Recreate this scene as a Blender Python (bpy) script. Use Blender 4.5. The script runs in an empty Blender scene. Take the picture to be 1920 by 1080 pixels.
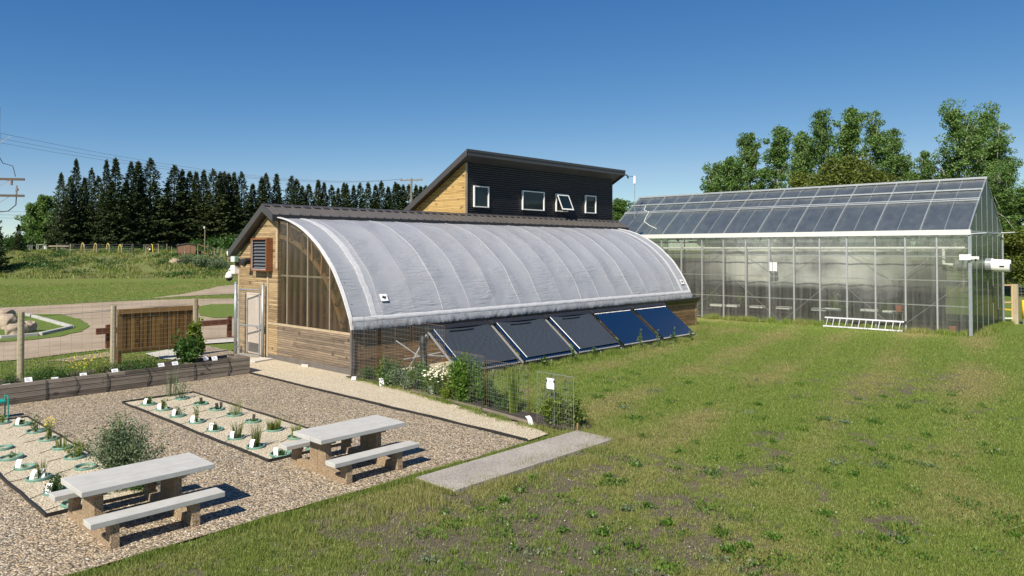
import bpy, bmesh, math, random
import numpy as np
from mathutils import Vector, Matrix
R = math.radians
S = bpy.context.scene
COL = S.collection
random.seed(7)
rng = np.random.default_rng(7)

# ------------------------------------------------------------------ camera
FPX, CH, PITCH, YAW, HOR = 1367.0, 4.0, R(1.2), R(43.3), 467.0
SHY = HOR - 540 - FPX * math.tan(PITCH)
cd = bpy.data.cameras.new("camera")
cam = bpy.data.objects.new("camera", cd)
COL.objects.link(cam)
S.camera = cam
cd.sensor_width = 36.0
cd.lens = 36.0 * FPX / 1920
cd.shift_y = SHY / 1920
cd.clip_start = 0.1
cd.clip_end = 6000
cam.location = (0, 0, CH)
cam.rotation_euler = (R(90) + PITCH, 0, YAW - R(90))

# ------------------------------------------------------------------ world + sun
SUN_EL, SUN_AZ = R(43.5), R(17)          # light travels towards +X turned by SUN_AZ
W = bpy.data.worlds.new("World")
S.world = W
W.use_nodes = True
wn = W.node_tree
bg = wn.nodes["Background"]
sky = wn.nodes.new("ShaderNodeTexSky")
sky.sky_type = 'NISHITA'
sky.sun_disc = False
sky.sun_elevation = SUN_EL
sx, sy = -math.cos(SUN_AZ), -math.sin(SUN_AZ)   # towards the sun
sky.sun_rotation = math.atan2(sx, sy)
sky.altitude = 3600
sky.air_density = 1.0
sky.dust_density = 0.25
sky.ozone_density = 5.0
tint = wn.nodes.new("ShaderNodeMix"); tint.data_type = 'RGBA'; tint.blend_type = 'MULTIPLY'
tint.inputs[0].default_value = 1.0
tint.inputs[7].default_value = (0.88, 1.10, 1.0, 1)      # cleaner prairie air than the model's
wn.links.new(sky.outputs[0], tint.inputs[6])
sep = wn.nodes.new("ShaderNodeSeparateColor"); comb = wn.nodes.new("ShaderNodeCombineColor")
wn.links.new(tint.outputs[2], sep.inputs[0])
for ch, (n_, k_) in enumerate(((1.68, .711), (1.067, .831), (.637, 1.81))):      # clear dry-air gradient: deeper blue overhead
    pw_ = wn.nodes.new("ShaderNodeMath"); pw_.operation = 'POWER'; pw_.inputs[1].default_value = n_
    ml_ = wn.nodes.new("ShaderNodeMath"); ml_.operation = 'MULTIPLY'; ml_.inputs[1].default_value = k_
    m2_ = wn.nodes.new("ShaderNodeMath"); m2_.operation = 'MULTIPLY'; m2_.inputs[1].default_value = 1.3
    mn_ = wn.nodes.new("ShaderNodeMath"); mn_.operation = 'MINIMUM'
    wn.links.new(sep.outputs[ch], pw_.inputs[0]); wn.links.new(pw_.outputs[0], ml_.inputs[0])
    wn.links.new(sep.outputs[ch], m2_.inputs[0]); wn.links.new(ml_.outputs[0], mn_.inputs[0]); wn.links.new(m2_.outputs[0], mn_.inputs[1])
    wn.links.new(mn_.outputs[0], comb.inputs[ch])
wn.links.new(comb.outputs[0], bg.inputs[0])
bg.inputs[1].default_value = 0.078
sd = bpy.data.lights.new("sun", 'SUN')
sd.energy = 5.0
sd.angle = R(0.5)
sd.color = (1.0, 0.92, 0.78)
sun = bpy.data.objects.new("sun", sd)
COL.objects.link(sun)
sun.rotation_euler = Vector((sx * math.cos(SUN_EL), sy * math.cos(SUN_EL), math.sin(SUN_EL))).to_track_quat('Z', 'Y').to_euler()
S.view_settings.view_transform = 'Standard'
S.view_settings.look = 'None'
S.view_settings.exposure = 0.5
S.view_settings.gamma = 1.0
S.cycles.max_bounces = 8
S.cycles.transparent_max_bounces = 24
S.cycles.use_denoising = True

# ------------------------------------------------------------------ measuring helpers
_f = Vector((math.cos(YAW) * math.cos(PITCH), math.sin(YAW) * math.cos(PITCH), math.sin(PITCH)))
_r = Vector((math.sin(YAW), -math.cos(YAW), 0))
_u = _r.cross(_f)


def ray(x, y):
    return _f * FPX + _r * (x - 960) + _u * (540 + SHY - y)


def G(x, y, z=0.0):                      # a measured point at height z
    d = ray(x, y)
    return Vector((0, 0, CH)) + d * ((z - CH) / d.z)


def AT(x, y, dep):                       # a measured point at a distance
    return Vector((0, 0, CH)) + ray(x, y) * (dep / FPX)


# ------------------------------------------------------------------ object helpers
def tag(o, label=None, cat=None, group=None, kind=None):
    if label: o['label'] = label
    if cat: o['category'] = cat
    if group: o['group'] = group
    if kind: o['kind'] = kind
    return o


def thing(name, loc, label, cat, group=None, rz=0.0):
    o = bpy.data.objects.new(name, None)
    COL.objects.link(o)
    o.empty_display_size = 0.2
    o.location = loc
    o.rotation_euler = (0, 0, rz)
    return tag(o, label, cat, group)


def kids(o):
    return [c for c in bpy.data.objects if c.parent == o]


def copy_tree(o, loc=None, rz=None, label=None, sc=None, group=None, name=None):
    c = o.copy()
    COL.objects.link(c)
    for k in KID.get(o.name, []):
        a = k.copy(); COL.objects.link(a); a.parent = c
        KID.setdefault(c.name, []).append(a)
        for k2 in KID.get(k.name, []):
            b = k2.copy(); COL.objects.link(b); b.parent = a
            KID.setdefault(a.name, []).append(b)
    if loc is not None: c.location = loc
    if rz is not None: c.rotation_euler = (0, 0, rz)
    if label: c['label'] = label
    if group: c['group'] = group
    if sc is not None: c.scale = sc
    return c


KID = {}


class MB:
    def __init__(s):
        s.v, s.f, s.m = [], [], []

    def add(s, vs, fs, mi=0):
        n = len(s.v)
        s.v += [tuple(v) for v in vs]
        s.f += [tuple(i + n for i in f) for f in fs]
        s.m += [mi] * len(fs)
        return s

    def box(s, x0, x1, y0, y1, z0, z1, mi=0):
        vs = [(x, y, z) for z in (z0, z1) for y in (y0, y1) for x in (x0, x1)]
        return s.add(vs, [(0, 2, 3, 1), (4, 5, 7, 6), (0, 1, 5, 4), (2, 6, 7, 3), (0, 4, 6, 2), (1, 3, 7, 5)], mi)

    def bar(s, a, b, w, h=None, mi=0, up=(0, 0, 1)):
        h = w if h is None else h
        a, b = Vector(a), Vector(b)
        d = (b - a).normalized()
        u = Vector(up)
        if abs(d.dot(u)) > .99: u = Vector((1, 0, 0))
        sd_ = d.cross(u).normalized()
        u = sd_.cross(d)
        vs = []
        for p in (a, b):
            for i, j in ((-1, -1), (1, -1), (1, 1), (-1, 1)):
                vs.append(p + sd_ * (i * w / 2) + u * (j * h / 2))
        return s.add(vs, [(0, 1, 2, 3), (7, 6, 5, 4), (0, 4, 5, 1), (1, 5, 6, 2), (2, 6, 7, 3), (3, 7, 4, 0)], mi)

    def tube(s, pts, r, n=8, mi=0, cap=True):
        pts = [Vector(p) for p in pts]
        rs = r if isinstance(r, (list, tuple)) else [r] * len(pts)
        base = len(s.v)
        prev = None
        for i, p in enumerate(pts):
            d = (pts[min(i + 1, len(pts) - 1)] - pts[max(i - 1, 0)]).normalized()
            if prev is None:
                a = Vector((0, 0, 1)) if abs(d.z) < .9 else Vector((1, 0, 0))
                e1 = d.cross(a).normalized()
            else:
                e1 = (prev - d * prev.dot(d)).normalized()
            prev = e1
            e2 = d.cross(e1)
            for k in range(n):
                t = 2 * math.pi * k / n
                s.v.append(tuple(p + (e1 * math.cos(t) + e2 * math.sin(t)) * rs[i]))
        for i in range(len(pts) - 1):
            for k in range(n):
                a = base + i * n + k; b = base + i * n + (k + 1) % n
                s.f.append((a, b, b + n, a + n)); s.m.append(mi)
        if cap:
            s.f.append(tuple(base + k for k in reversed(range(n)))); s.m.append(mi)
            e = base + (len(pts) - 1) * n
            s.f.append(tuple(e + k for k in range(n))); s.m.append(mi)
        return s

    def prism(s, poly, vec, mi=0):
        n = len(poly)
        a = [Vector(p) for p in poly]
        b = [p + Vector(vec) for p in a]
        fs = [tuple(reversed(range(n))), tuple(range(n, 2 * n))]
        fs += [(i, (i + 1) % n, n + (i + 1) % n, n + i) for i in range(n)]
        return s.add(a + b, fs, mi)

    def poly(s, pts, mi=0):
        return s.add(pts, [tuple(range(len(pts)))], mi)

    def sphere(s, c, r, n=10, m=6, sc=(1, 1, 1), jit=0, mi=0):
        vs, fs = [], []
        for i in range(m + 1):
            for k in range(n):
                th = math.pi * i / m; ph = 2 * math.pi * k / n
                q = 1 + (random.uniform(-jit, jit) if jit and 0 < i < m else 0)
                vs.append((c[0] + r * sc[0] * q * math.sin(th) * math.cos(ph), c[1] + r * sc[1] * q * math.sin(th) * math.sin(ph), c[2] + r * sc[2] * q * math.cos(th)))
        for i in range(m):
            for k in range(n):
                a = i * n + k; b = i * n + (k + 1) % n
                fs.append((a, a + n, b + n, b))
        return s.add(vs, fs, mi)

    def mesh(s, name, mats, smooth=False, fix=True):
        me = bpy.data.meshes.new(name)
        me.from_pydata(s.v, [], s.f)
        for m in (mats if isinstance(mats, (list, tuple)) else [mats]): me.materials.append(m)
        me.polygons.foreach_set('material_index', s.m)
        if fix:
            b = bmesh.new(); b.from_mesh(me)
            bmesh.ops.recalc_face_normals(b, faces=b.faces)
            b.to_mesh(me); b.free()
        if smooth: me.polygons.foreach_set('use_smooth', [True] * len(me.polygons))
        me.update()
        return me

    def build(s, name, mats, parent=None, loc=None, smooth=False, fix=True, bevel=0):
        o = bpy.data.objects.new(name, s.mesh(name, mats, smooth, fix))
        COL.objects.link(o)
        if parent is not None:
            o.parent = parent
            KID.setdefault(parent.name, []).append(o)
        if loc: o.location = loc
        if bevel:
            md = o.modifiers.new('bevel', 'BEVEL'); md.width = bevel; md.segments = 2; md.limit_method = 'ANGLE'
        return o


def npmesh(name, V, F, mat, parent=None, k=4, attrs=None, smooth=False):
    """V (n,3); F (m,k) -> one mesh object"""
    me = bpy.data.meshes.new(name)
    me.vertices.add(len(V)); me.vertices.foreach_set('co', np.asarray(V, np.float32).ravel())
    m = len(F)
    me.loops.add(m * k); me.loops.foreach_set('vertex_index', np.asarray(F, np.int32).ravel())
    me.polygons.add(m)
    me.polygons.foreach_set('loop_start', np.arange(0, m * k, k, dtype=np.int32))
    me.polygons.foreach_set('loop_total', np.full(m, k, np.int32))
    if smooth: me.polygons.foreach_set('use_smooth', np.ones(m, bool))
    me.materials.append(mat)
    for an, arr in (attrs or {}).items():
        at = me.attributes.new(an, 'FLOAT', 'POINT')
        at.data.foreach_set('value', np.asarray(arr, np.float32))
    me.update(); me.validate()
    o = bpy.data.objects.new(name, me)
    COL.objects.link(o)
    if parent is not None:
        o.parent = parent
        KID.setdefault(parent.name, []).append(o)
    return o


# ------------------------------------------------------------------ noise (numpy)
_lat = rng.random((256, 256))


def vnoise(x, y):
    xi = np.floor(x).astype(int); yi = np.floor(y).astype(int)
    fx = x - xi; fy = y - yi
    fx = fx * fx * (3 - 2 * fx); fy = fy * fy * (3 - 2 * fy)
    a = _lat[xi % 256, yi % 256]; b = _lat[(xi + 1) % 256, yi % 256]
    c = _lat[xi % 256, (yi + 1) % 256]; d = _lat[(xi + 1) % 256, (yi + 1) % 256]
    return (a * (1 - fx) + b * fx) * (1 - fy) + (c * (1 - fx) + d * fx) * fy


def fbm(x, y, o=4):
    s = 0; a = .5; t = 0
    for i in range(o):
        s = s + a * vnoise(x * 2 ** i + 17.3 * i, y * 2 ** i + 9.1 * i); t += a; a *= .55
    return s / t


def sstep(a, b, x):
    t = np.clip((x - a) / (b - a), 0, 1)
    return t * t * (3 - 2 * t)


# ------------------------------------------------------------------ material helpers
def newmat(name):
    m = bpy.data.materials.new(name); m.use_nodes = True
    return m, m.node_tree, m.node_tree.nodes['Principled BSDF']


def nd(nt, typ, **kw):
    n = nt.nodes.new(typ)
    for k, v in kw.items():
        if k.startswith('i_'): n.inputs[k[2:].replace('_', ' ')].default_value = v
        else: setattr(n, k, v)
    return n


def L(nt, a, b): nt.links.new(a, b)


def ramp(nt, fac, stops):
    r = nt.nodes.new('ShaderNodeValToRGB')
    els = r.color_ramp.elements
    while len(els) > 1: els.remove(els[-1])
    for i, (p, c) in enumerate(stops):
        e = els[0] if i == 0 else els.new(p)
        e.position = p; e.color = (*c, 1)
    L(nt, fac, r.inputs[0])
    return r


def texco(nt, kind='Object', scale=(1, 1, 1), rot=(0, 0, 0)):
    t = nt.nodes.new('ShaderNodeTexCoord'); m = nt.nodes.new('ShaderNodeMapping')
    m.inputs['Scale'].default_value = scale; m.inputs['Rotation'].default_value = rot
    L(nt, t.outputs[kind], m.inputs[0])
    return m.outputs[0]


def plain(name, c, rough=.6, metal=0, var=.12, ns=6, bump=0, bs=40, spec=.5, dirt=None):
    m, nt, p = newmat(name)
    p.inputs['Roughness'].default_value = rough; p.inputs['Metallic'].default_value = metal
    p.inputs['Specular IOR Level'].default_value = spec
    co = texco(nt)
    n = nd(nt, 'ShaderNodeTexNoise', i_Scale=ns, i_Detail=6.0, i_Roughness=.65); L(nt, co, n.inputs['Vector'])
    lo = tuple(max(0, x * (1 - var)) for x in c); hi = tuple(min(1, x * (1 + var)) for x in c)
    r = ramp(nt, n.outputs[0], [(.3, lo), (.7, hi)])
    out = r.outputs[0]
    L(nt, out, p.inputs['Base Color'])
    if bump:
        n2 = nd(nt, 'ShaderNodeTexNoise', i_Scale=bs, i_Detail=4.0); L(nt, co, n2.inputs['Vector'])
        b = nd(nt, 'ShaderNodeBump', i_Strength=bump, i_Distance=.02); L(nt, n2.outputs[0], b.inputs['Height']); L(nt, b.outputs[0], p.inputs['Normal'])
    return m


def math_(nt, op, a, b=None):
    n = nt.nodes.new('ShaderNodeMath'); n.operation = op
    for i, q in enumerate((a, b)):
        if q is None: continue
        if isinstance(q, (int, float)): n.inputs[i].default_value = q
        else: L(nt, q, n.inputs[i])
    return n.outputs[0]


def mixc(nt, fac, a, b, bt='MIX'):
    n = nt.nodes.new('ShaderNodeMix'); n.data_type = 'RGBA'; n.blend_type = bt
    for i, q in ((0, fac), (6, a), (7, b)):
        if isinstance(q, (int, float)): n.inputs[i].default_value = q
        elif isinstance(q, tuple): n.inputs[i].default_value = (*q, 1)
        else: L(nt, q, n.inputs[i])
    return n.outputs[2]


def siding(name, cols, pitch=.13, axis=2, along=0, rough=.75, knots=True, blk=.42):
    """weathered boards: 'axis' counts boards, 'along' is the grain direction"""
    m, nt, p = newmat(name)
    t = nt.nodes.new('ShaderNodeTexCoord'); sp = nt.nodes.new('ShaderNodeSeparateXYZ'); L(nt, t.outputs['Object'], sp.inputs[0])
    a = math_(nt, 'DIVIDE', sp.outputs[axis], pitch)
    row = math_(nt, 'FLOOR', a); fr = math_(nt, 'FRACT', a)
    # board ends: offset per row
    wn_ = nd(nt, 'ShaderNodeTexWhiteNoise', noise_dimensions='1D'); L(nt, row, wn_.inputs['W'])
    gl = math_(nt, 'ADD', math_(nt, 'DIVIDE', sp.outputs[along], 3.1), math_(nt, 'MULTIPLY', wn_.outputs[0], 7.0))
    seg = math_(nt, 'FLOOR', gl)
    wn2 = nd(nt, 'ShaderNodeTexWhiteNoise', noise_dimensions='2D')
    cb = nt.nodes.new('ShaderNodeCombineXYZ'); L(nt, row, cb.inputs[0]); L(nt, seg, cb.inputs[1]); L(nt, cb.outputs[0], wn2.inputs['Vector'])
    # grain
    sc = [14, 14, 14]; sc[along] = 1.1
    mp = nd(nt, 'ShaderNodeMapping'); mp.inputs['Scale'].default_value = sc; L(nt, t.outputs['Object'], mp.inputs[0])
    off = nt.nodes.new('ShaderNodeVectorMath'); off.operation = 'ADD'; L(nt, mp.outputs[0], off.inputs[0])
    vm = nt.nodes.new('ShaderNodeVectorMath'); vm.operation = 'SCALE'; L(nt, wn2.outputs['Color'], vm.inputs[0]); vm.inputs['Scale'].default_value = 30
    L(nt, vm.outputs[0], off.inputs[1])
    n = nd(nt, 'ShaderNodeTexNoise', i_Scale=1.6, i_Detail=7.0, i_Roughness=.62, i_Distortion=.6); L(nt, off.outputs[0], n.inputs['Vector'])
    v = math_(nt, 'ADD', math_(nt, 'MULTIPLY', n.outputs[0], .75), math_(nt, 'MULTIPLY', wn2.outputs[0], blk))
    v = math_(nt, 'ADD', v, (.42 - blk) / 2)
    st = [(.28 + .62 * i / (len(cols) - 1), c) for i, c in enumerate(cols)]
    r = ramp(nt, v, st)
    col = r.outputs[0]
    if knots:
        sk = [3.2, 3.2, 3.2]; sk[along] = 2.0
        mk = nd(nt, 'ShaderNodeMapping'); mk.inputs['Scale'].default_value = sk; L(nt, t.outputs['Object'], mk.inputs[0])
        vo = nd(nt, 'ShaderNodeTexVoronoi', i_Scale=1.0); L(nt, mk.outputs[0], vo.inputs['Vector'])
        kr = ramp(nt, vo.outputs['Distance'], [(0, (0, 0, 0)), (.1, (0, 0, 0)), (.2, (1, 1, 1))])
        col = mixc(nt, .55, col, kr.outputs[0], 'MULTIPLY')
    gap = ramp(nt, fr, [(0, (.0, .0, .0)), (.07, (.05, .05, .05)), (.13, (1, 1, 1)), (.95, (1, 1, 1)), (1, (.5, .5, .5))])
    col2 = mixc(nt, .75, col, gap.outputs[0], 'MULTIPLY')
    L(nt, col2, p.inputs['Base Color'])
    p.inputs['Roughness'].default_value = rough
    p.inputs['Specular IOR Level'].default_value = .3
    hgt = math_(nt, 'ADD', math_(nt, 'MULTIPLY', gap.outputs[0], 1.0), math_(nt, 'MULTIPLY', n.outputs[0], .25))
    b = nd(nt, 'ShaderNodeBump', i_Strength=.7, i_Distance=.012); L(nt, hgt, b.inputs['Height']); L(nt, b.outputs[0], p.inputs['Normal'])
    return m


def glass_sheet(name, tint, alpha, diff, dmix, rough=.12, streak=0, spec=.5, nsc=(1, 1, .25)):
    """thin clear/hazy sheet: transparent + scatter + gloss"""
    m, nt, p = newmat(name)
    out = [n for n in nt.nodes if n.type == 'OUTPUT_MATERIAL'][0]
    nt.nodes.remove(p)
    tr = nd(nt, 'ShaderNodeBsdfTransparent'); tr.inputs[0].default_value = (*tint, 1)
    di = nd(nt, 'ShaderNodeBsdfDiffuse'); di.inputs[0].default_value = (*diff, 1)
    tl = nd(nt, 'ShaderNodeBsdfTranslucent'); tl.inputs[0].default_value = (*diff, 1)
    m1 = nd(nt, 'ShaderNodeMixShader'); m1.inputs[0].default_value = .5; L(nt, di.outputs[0], m1.inputs[1]); L(nt, tl.outputs[0], m1.inputs[2])
    m2 = nd(nt, 'ShaderNodeMixShader'); L(nt, tr.outputs[0], m2.inputs[1]); L(nt, m1.outputs[0], m2.inputs[2])
    m2.inputs[0].default_value = dmix
    co = texco(nt, scale=nsc)
    n = nd(nt, 'ShaderNodeTexNoise', i_Scale=2.2, i_Detail=7.0, i_Roughness=.7); L(nt, co, n.inputs['Vector'])
    rr = ramp(nt, n.outputs[0], [(.3, (dmix * .5,) * 3), (.72, (min(1, dmix * 1.8 + streak),) * 3)])
    L(nt, rr.outputs[0], m2.inputs[0])
    gl = nd(nt, 'ShaderNodeBsdfGlossy'); gl.inputs['Roughness'].default_value = rough; gl.inputs[0].default_value = (1, 1, 1, 1)
    n3 = nd(nt, 'ShaderNodeTexNoise', i_Scale=.7, i_Detail=2.0); L(nt, texco(nt), n3.inputs['Vector'])
    b = nd(nt, 'ShaderNodeBump', i_Strength=.35, i_Distance=.05); L(nt, n3.outputs[0], b.inputs['Height']); L(nt, b.outputs[0], gl.inputs['Normal'])
    fr = nd(nt, 'ShaderNodeFresnel', i_IOR=1.45)
    fa = math_(nt, 'MINIMUM', math_(nt, 'ADD', math_(nt, 'MULTIPLY', fr.outputs[0], 1.0 * spec * 2), .02), 1.0)
    m3 = nd(nt, 'ShaderNodeMixShader'); L(nt, fa, m3.inputs[0]); L(nt, m2.outputs[0], m3.inputs[1]); L(nt, gl.outputs[0], m3.inputs[2])
    L(nt, m3.outputs[0], out.inputs[0])
    return m


def leafmat(name, stops, rough=.55, tl=.35, spec=.35, objrand=.25):
    m, nt, p = newmat(name)
    out = [n for n in nt.nodes if n.type == 'OUTPUT_MATERIAL'][0]
    g = nd(nt, 'ShaderNodeNewGeometry')
    co = texco(nt)
    n = nd(nt, 'ShaderNodeTexNoise', i_Scale=.9, i_Detail=3.0); L(nt, co, n.inputs['Vector'])
    oi = nd(nt, 'ShaderNodeObjectInfo')
    v = math_(nt, 'ADD', math_(nt, 'MULTIPLY', g.outputs['Random Per Island'], .5), math_(nt, 'MULTIPLY', n.outputs[0], .5))
    v = math_(nt, 'ADD', v, math_(nt, 'MULTIPLY', math_(nt, 'SUBTRACT', oi.outputs['Random'], .5), objrand))
    r = ramp(nt, v, stops)
    L(nt, r.outputs[0], p.inputs['Base Color'])
    p.inputs['Roughness'].default_value = rough
    p.inputs['Specular IOR Level'].default_value = spec
    t = nd(nt, 'ShaderNodeBsdfTranslucent')
    L(nt, mixc(nt, 1.0, r.outputs[0], (1.0, 1.0, .45), 'MULTIPLY'), t.inputs[0])
    mx = nd(nt, 'ShaderNodeMixShader'); mx.inputs[0].default_value = tl
    L(nt, p.outputs[0], mx.inputs[1]); L(nt, t.outputs[0], mx.inputs[2]); L(nt, mx.outputs[0], out.inputs[0])
    return m


def gravelmat(name, stops, scale=55, bump=.9, patch=.25):
    m, nt, p = newmat(name)
    co = texco(nt)
    vo = nd(nt, 'ShaderNodeTexVoronoi', i_Scale=scale, i_Randomness=1.0); L(nt, co, vo.inputs['Vector'])
    sp = nt.nodes.new('ShaderNodeSeparateColor'); L(nt, vo.outputs['Color'], sp.inputs[0])
    r = ramp(nt, sp.outputs[0], stops)
    ed = ramp(nt, vo.outputs['Distance'], [(.3, (1, 1, 1)), (.72, (.5, .46, .41))])
    col = mixc(nt, .8, r.outputs[0], ed.outputs[0], 'MULTIPLY')
    n = nd(nt, 'ShaderNodeTexNoise', i_Scale=1.3, i_Detail=4.0); L(nt, co, n.inputs['Vector'])
    pr = ramp(nt, n.outputs[0], [(.3, (1 - patch,) * 3), (.7, (1, 1, 1))])
    col = mixc(nt, 1.0, col, pr.outputs[0], 'MULTIPLY')
    L(nt, col, p.inputs['Base Color'])
    p.inputs['Roughness'].default_value = .8; p.inputs['Specular IOR Level'].default_value = .3
    h = math_(nt, 'SUBTRACT', math_(nt, 'MULTIPLY', sp.outputs[1], .6), vo.outputs['Distance'])
    b = nd(nt, 'ShaderNodeBump', i_Strength=bump, i_Distance=.02); L(nt, h, b.inputs['Height']); L(nt, b.outputs[0], p.inputs['Normal'])
    return m


M = {}
M['galv'] = plain('galvanised_steel', (.34, .37, .39), .45, .5, .15, 9)
M['alu'] = plain('aluminium', (.55, .56, .57), .4, .6, .08)
M['black_metal'] = plain('black_metal', (.022, .022, .025), .42, 0, .15)
M['corr'] = plain('black_corrugated', (.017, .018, .021), .4, 0, .12, 3, spec=.45)
M['roofmetal'] = plain('charcoal_roof', (.062, .058, .057), .4, 0, .15, 2)
M['roofmetal2'] = plain('brown_grey_roof', (.115, .105, .1), .42, 0, .15, 2)
M['fascia'] = plain('charcoal_fascia', (.06, .057, .058), .45, 0, .08, 2)
M['white'] = plain('white_paint', (.78, .78, .76), .45, 0, .04)
M['card'] = plain('white_card', (.82, .82, .84), .5, 0, .03)
M['creamdoor'] = plain('pale_door', (.66, .57, .5), .5, 0, .04)
M['kick'] = plain('door_kickplate', (.16, .15, .15), .4, .5, .1)
M['concrete'] = plain('pale_concrete', (.44, .435, .415), .8, 0, .1, 4, .15, 60)
M['slabconc'] = gravelmat('slab_concrete', [(0, (.36, .34, .31)), (.4, (.47, .44, .4)), (.8, (.54, .5, .46)), (1, (.62, .58, .53))], 75, .25, .22)
M['walkconc'] = plain('walk_concrete', (.5, .47, .43), .85, 0, .08, 8)
M['found'] = plain('foundation_skirt', (.13, .115, .105), .8, 0, .15, 3)
M['rubber'] = plain('black_rubber', (.018, .018, .018), .6, 0, .2)
M['teal'] = plain('teal_plastic', (.13, .25, .195), .5, 0, .25, 14)
M['kneel'] = plain('green_pad', (.0, .3, .24), .6, 0, .1)
M['soil'] = plain('potting_soil', (.045, .034, .026), .95, 0, .4, 30, .8, 60)
M['yellow'] = plain('yellow_paint', (.75, .5, .03), .5)
M['hoop'] = plain('pale_yellow_tube', (.55, .45, .12), .6)
M['brownpaint'] = plain('brown_stained_wood', (.13, .045, .022), .65, 0, .25, 10)
M['redwood'] = plain('red_brown_frame', (.2, .075, .03), .5, 0, .25, 12)
M['darkpole'] = plain('dark_pole_wood', (.1, .075, .055), .85, 0, .25, 8)
M['oldpole'] = plain('grey_pole_wood', (.2, .17, .14), .85, 0, .25, 8)
M['rust'] = plain('rusty_wire', (.2, .13, .09), .6, .4, .3, 12)
M['wire'] = plain('fence_wire', (.38, .38, .37), .45, .6, .15)
M['dwire'] = plain('powerline_wire', (.16, .17, .18), .6, 0, .1)
M['porcelain'] = plain('insulator_grey', (.3, .27, .27), .4, 0, .2)
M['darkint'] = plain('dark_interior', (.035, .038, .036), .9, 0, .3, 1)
M['shed'] = plain('brown_shed_wall', (.25, .135, .08), .7, 0, .1, 9)
M['dkshed'] = plain('dark_shed_wall', (.05, .04, .035), .7, 0, .1)
M['agg'] = gravelmat('exposed_aggregate', [(0, (.22, .14, .08)), (.35, (.42, .3, .18)), (.7, (.5, .38, .25)), (1, (.6, .52, .42))], 85, .5, .15)
M['siding'] = siding('weathered_siding', [(.1, .068, .038), (.2, .14, .08), (.33, .235, .13), (.46, .34, .19), (.6, .47, .29)], .075, 2, 1, blk=.24)
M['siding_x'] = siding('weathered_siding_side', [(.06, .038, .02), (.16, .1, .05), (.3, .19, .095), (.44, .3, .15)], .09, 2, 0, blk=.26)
M['siding_grey'] = siding('greyed_siding', [(.07, .055, .042), (.155, .12, .09), (.25, .19, .135), (.42, .32, .21)], .075, 2, 1, blk=.32)
M['siding_gold'] = siding('golden_siding', [(.2, .12, .045), (.38, .24, .09), (.52, .35, .14), (.64, .46, .22)], .075, 2, 1, blk=.24)
M['post'] = siding('fence_post_wood', [(.13, .11, .08), (.25, .21, .14), (.36, .31, .21), (.45, .39, .28)], 9.0, 0, 2, knots=False)
M['timber'] = siding('grey_timber_boards', [(.09, .075, .06), (.19, .16, .13), (.29, .245, .2), (.38, .31, .24)], .1425, 2, 0)
M['timber_y'] = siding('grey_timber_end', [(.1, .085, .07), (.18, .15, .12), (.26, .21, .17)], .1425, 2, 1)
M['boardfence'] = siding('treated_vertical_boards', [(.05, .028, .01), (.12, .068, .02), (.2, .118, .036), (.29, .18, .065)], .14, 0, 2, blk=.25)
M['boardrail'] = siding('treated_rail', [(.1, .06, .025), (.22, .13, .05), (.3, .2, .09)], 5, 2, 0, knots=False)
M['stud'] = siding('pine_stud', [(.13, .07, .035), (.22, .125, .06), (.32, .2, .1)], 5, 0, 2, knots=False)
M['ribwood'] = plain('pale_laminated_arch', (.5, .34, .19), .6, 0, .15, 5)
M['mull'] = plain('greyed_mullion', (.27, .22, .16), .7, 0, .15, 4)
M['studgrey'] = plain('pale_mullion', (.42, .33, .22), .7, 0, .15, 4)
M['bark'] = plain('bark', (.09, .075, .06), .9, 0, .35, 8, .6, 20)
M['palebark'] = plain('pale_bark', (.3, .27, .23), .85, 0, .35, 6, .3, 20)
M['stem'] = plain('plant_stem', (.1, .13, .04), .7)
M['rock'] = plain('field_stone', (.38, .3, .23), .85, 0, .3, 2, .8, 5)
M['rock2'] = plain('slab_stone', (.3, .24, .18), .85, 0, .3, 3, .5, 8)
M['glassdark'] = plain('window_glass', (.010, .018, .018), .04, 0, .3, 1, spec=.4)
M['redpaint'] = plain('terracotta', (.4, .14, .08), .7)

M['spruce'] = leafmat('spruce_needles', [(.1, (.024, .042, .018)), (.45, (.05, .075, .03)), (.75, (.09, .118, .045)), (1, (.16, .175, .07))], .7, .15, .2, .3)
M['poplar'] = leafmat('poplar_leaves', [(.12, (.05, .1, .03)), (.45, (.135, .235, .065)), (.75, (.22, .34, .11)), (1, (.32, .42, .19))], .5, .4, .25, .15)
M['olive'] = leafmat('olive_leaves', [(.1, (.05, .07, .015)), (.5, (.13, .17, .03)), (.85, (.22, .25, .05)), (1, (.3, .3, .09))], .5, .35, .35, .2)
M['green'] = leafmat('plant_leaves', [(.1, (.02, .06, .012)), (.5, (.055, .13, .022)), (.9, (.12, .22, .04))], .45, .35, .4, .25)
M['bright'] = leafmat('bright_leaves', [(.1, (.04, .1, .015)), (.5, (.1, .2, .025)), (.9, (.2, .33, .05))], .45, .4, .4, .2)
M['lime'] = leafmat('lime_leaves', [(.1, (.07, .12, .015)), (.5, (.16, .24, .03)), (.9, (.3, .36, .06))], .45, .4, .4, .2)
M['sage'] = leafmat('sage_leaves', [(.1, (.06, .1, .045)), (.5, (.15, .205, .115)), (.9, (.28, .33, .21))], .6, .3, .3, .1)
M['grassplant'] = leafmat('blade_leaves', [(.1, (.06, .1, .015)), (.5, (.16, .21, .045)), (.9, (.33, .36, .13))], .5, .35, .4, .2)
M['yflower'] = plain('yellow_flower', (.75, .6, .05), .6, 0, .2)
M['wflower'] = plain('cream_flower', (.72, .69, .5), .6, 0, .08)
M['pebble'] = gravelmat('pea_gravel', [(0, (.11, .095, .08)), (.2, (.25, .205, .15)), (.4, (.34, .305, .26)), (.55, (.48, .36, .22)), (.75, (.56, .46, .32)), (.9, (.67, .585, .45)), (1, (.77, .71, .6))], 33, 1.0, .12)
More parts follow.
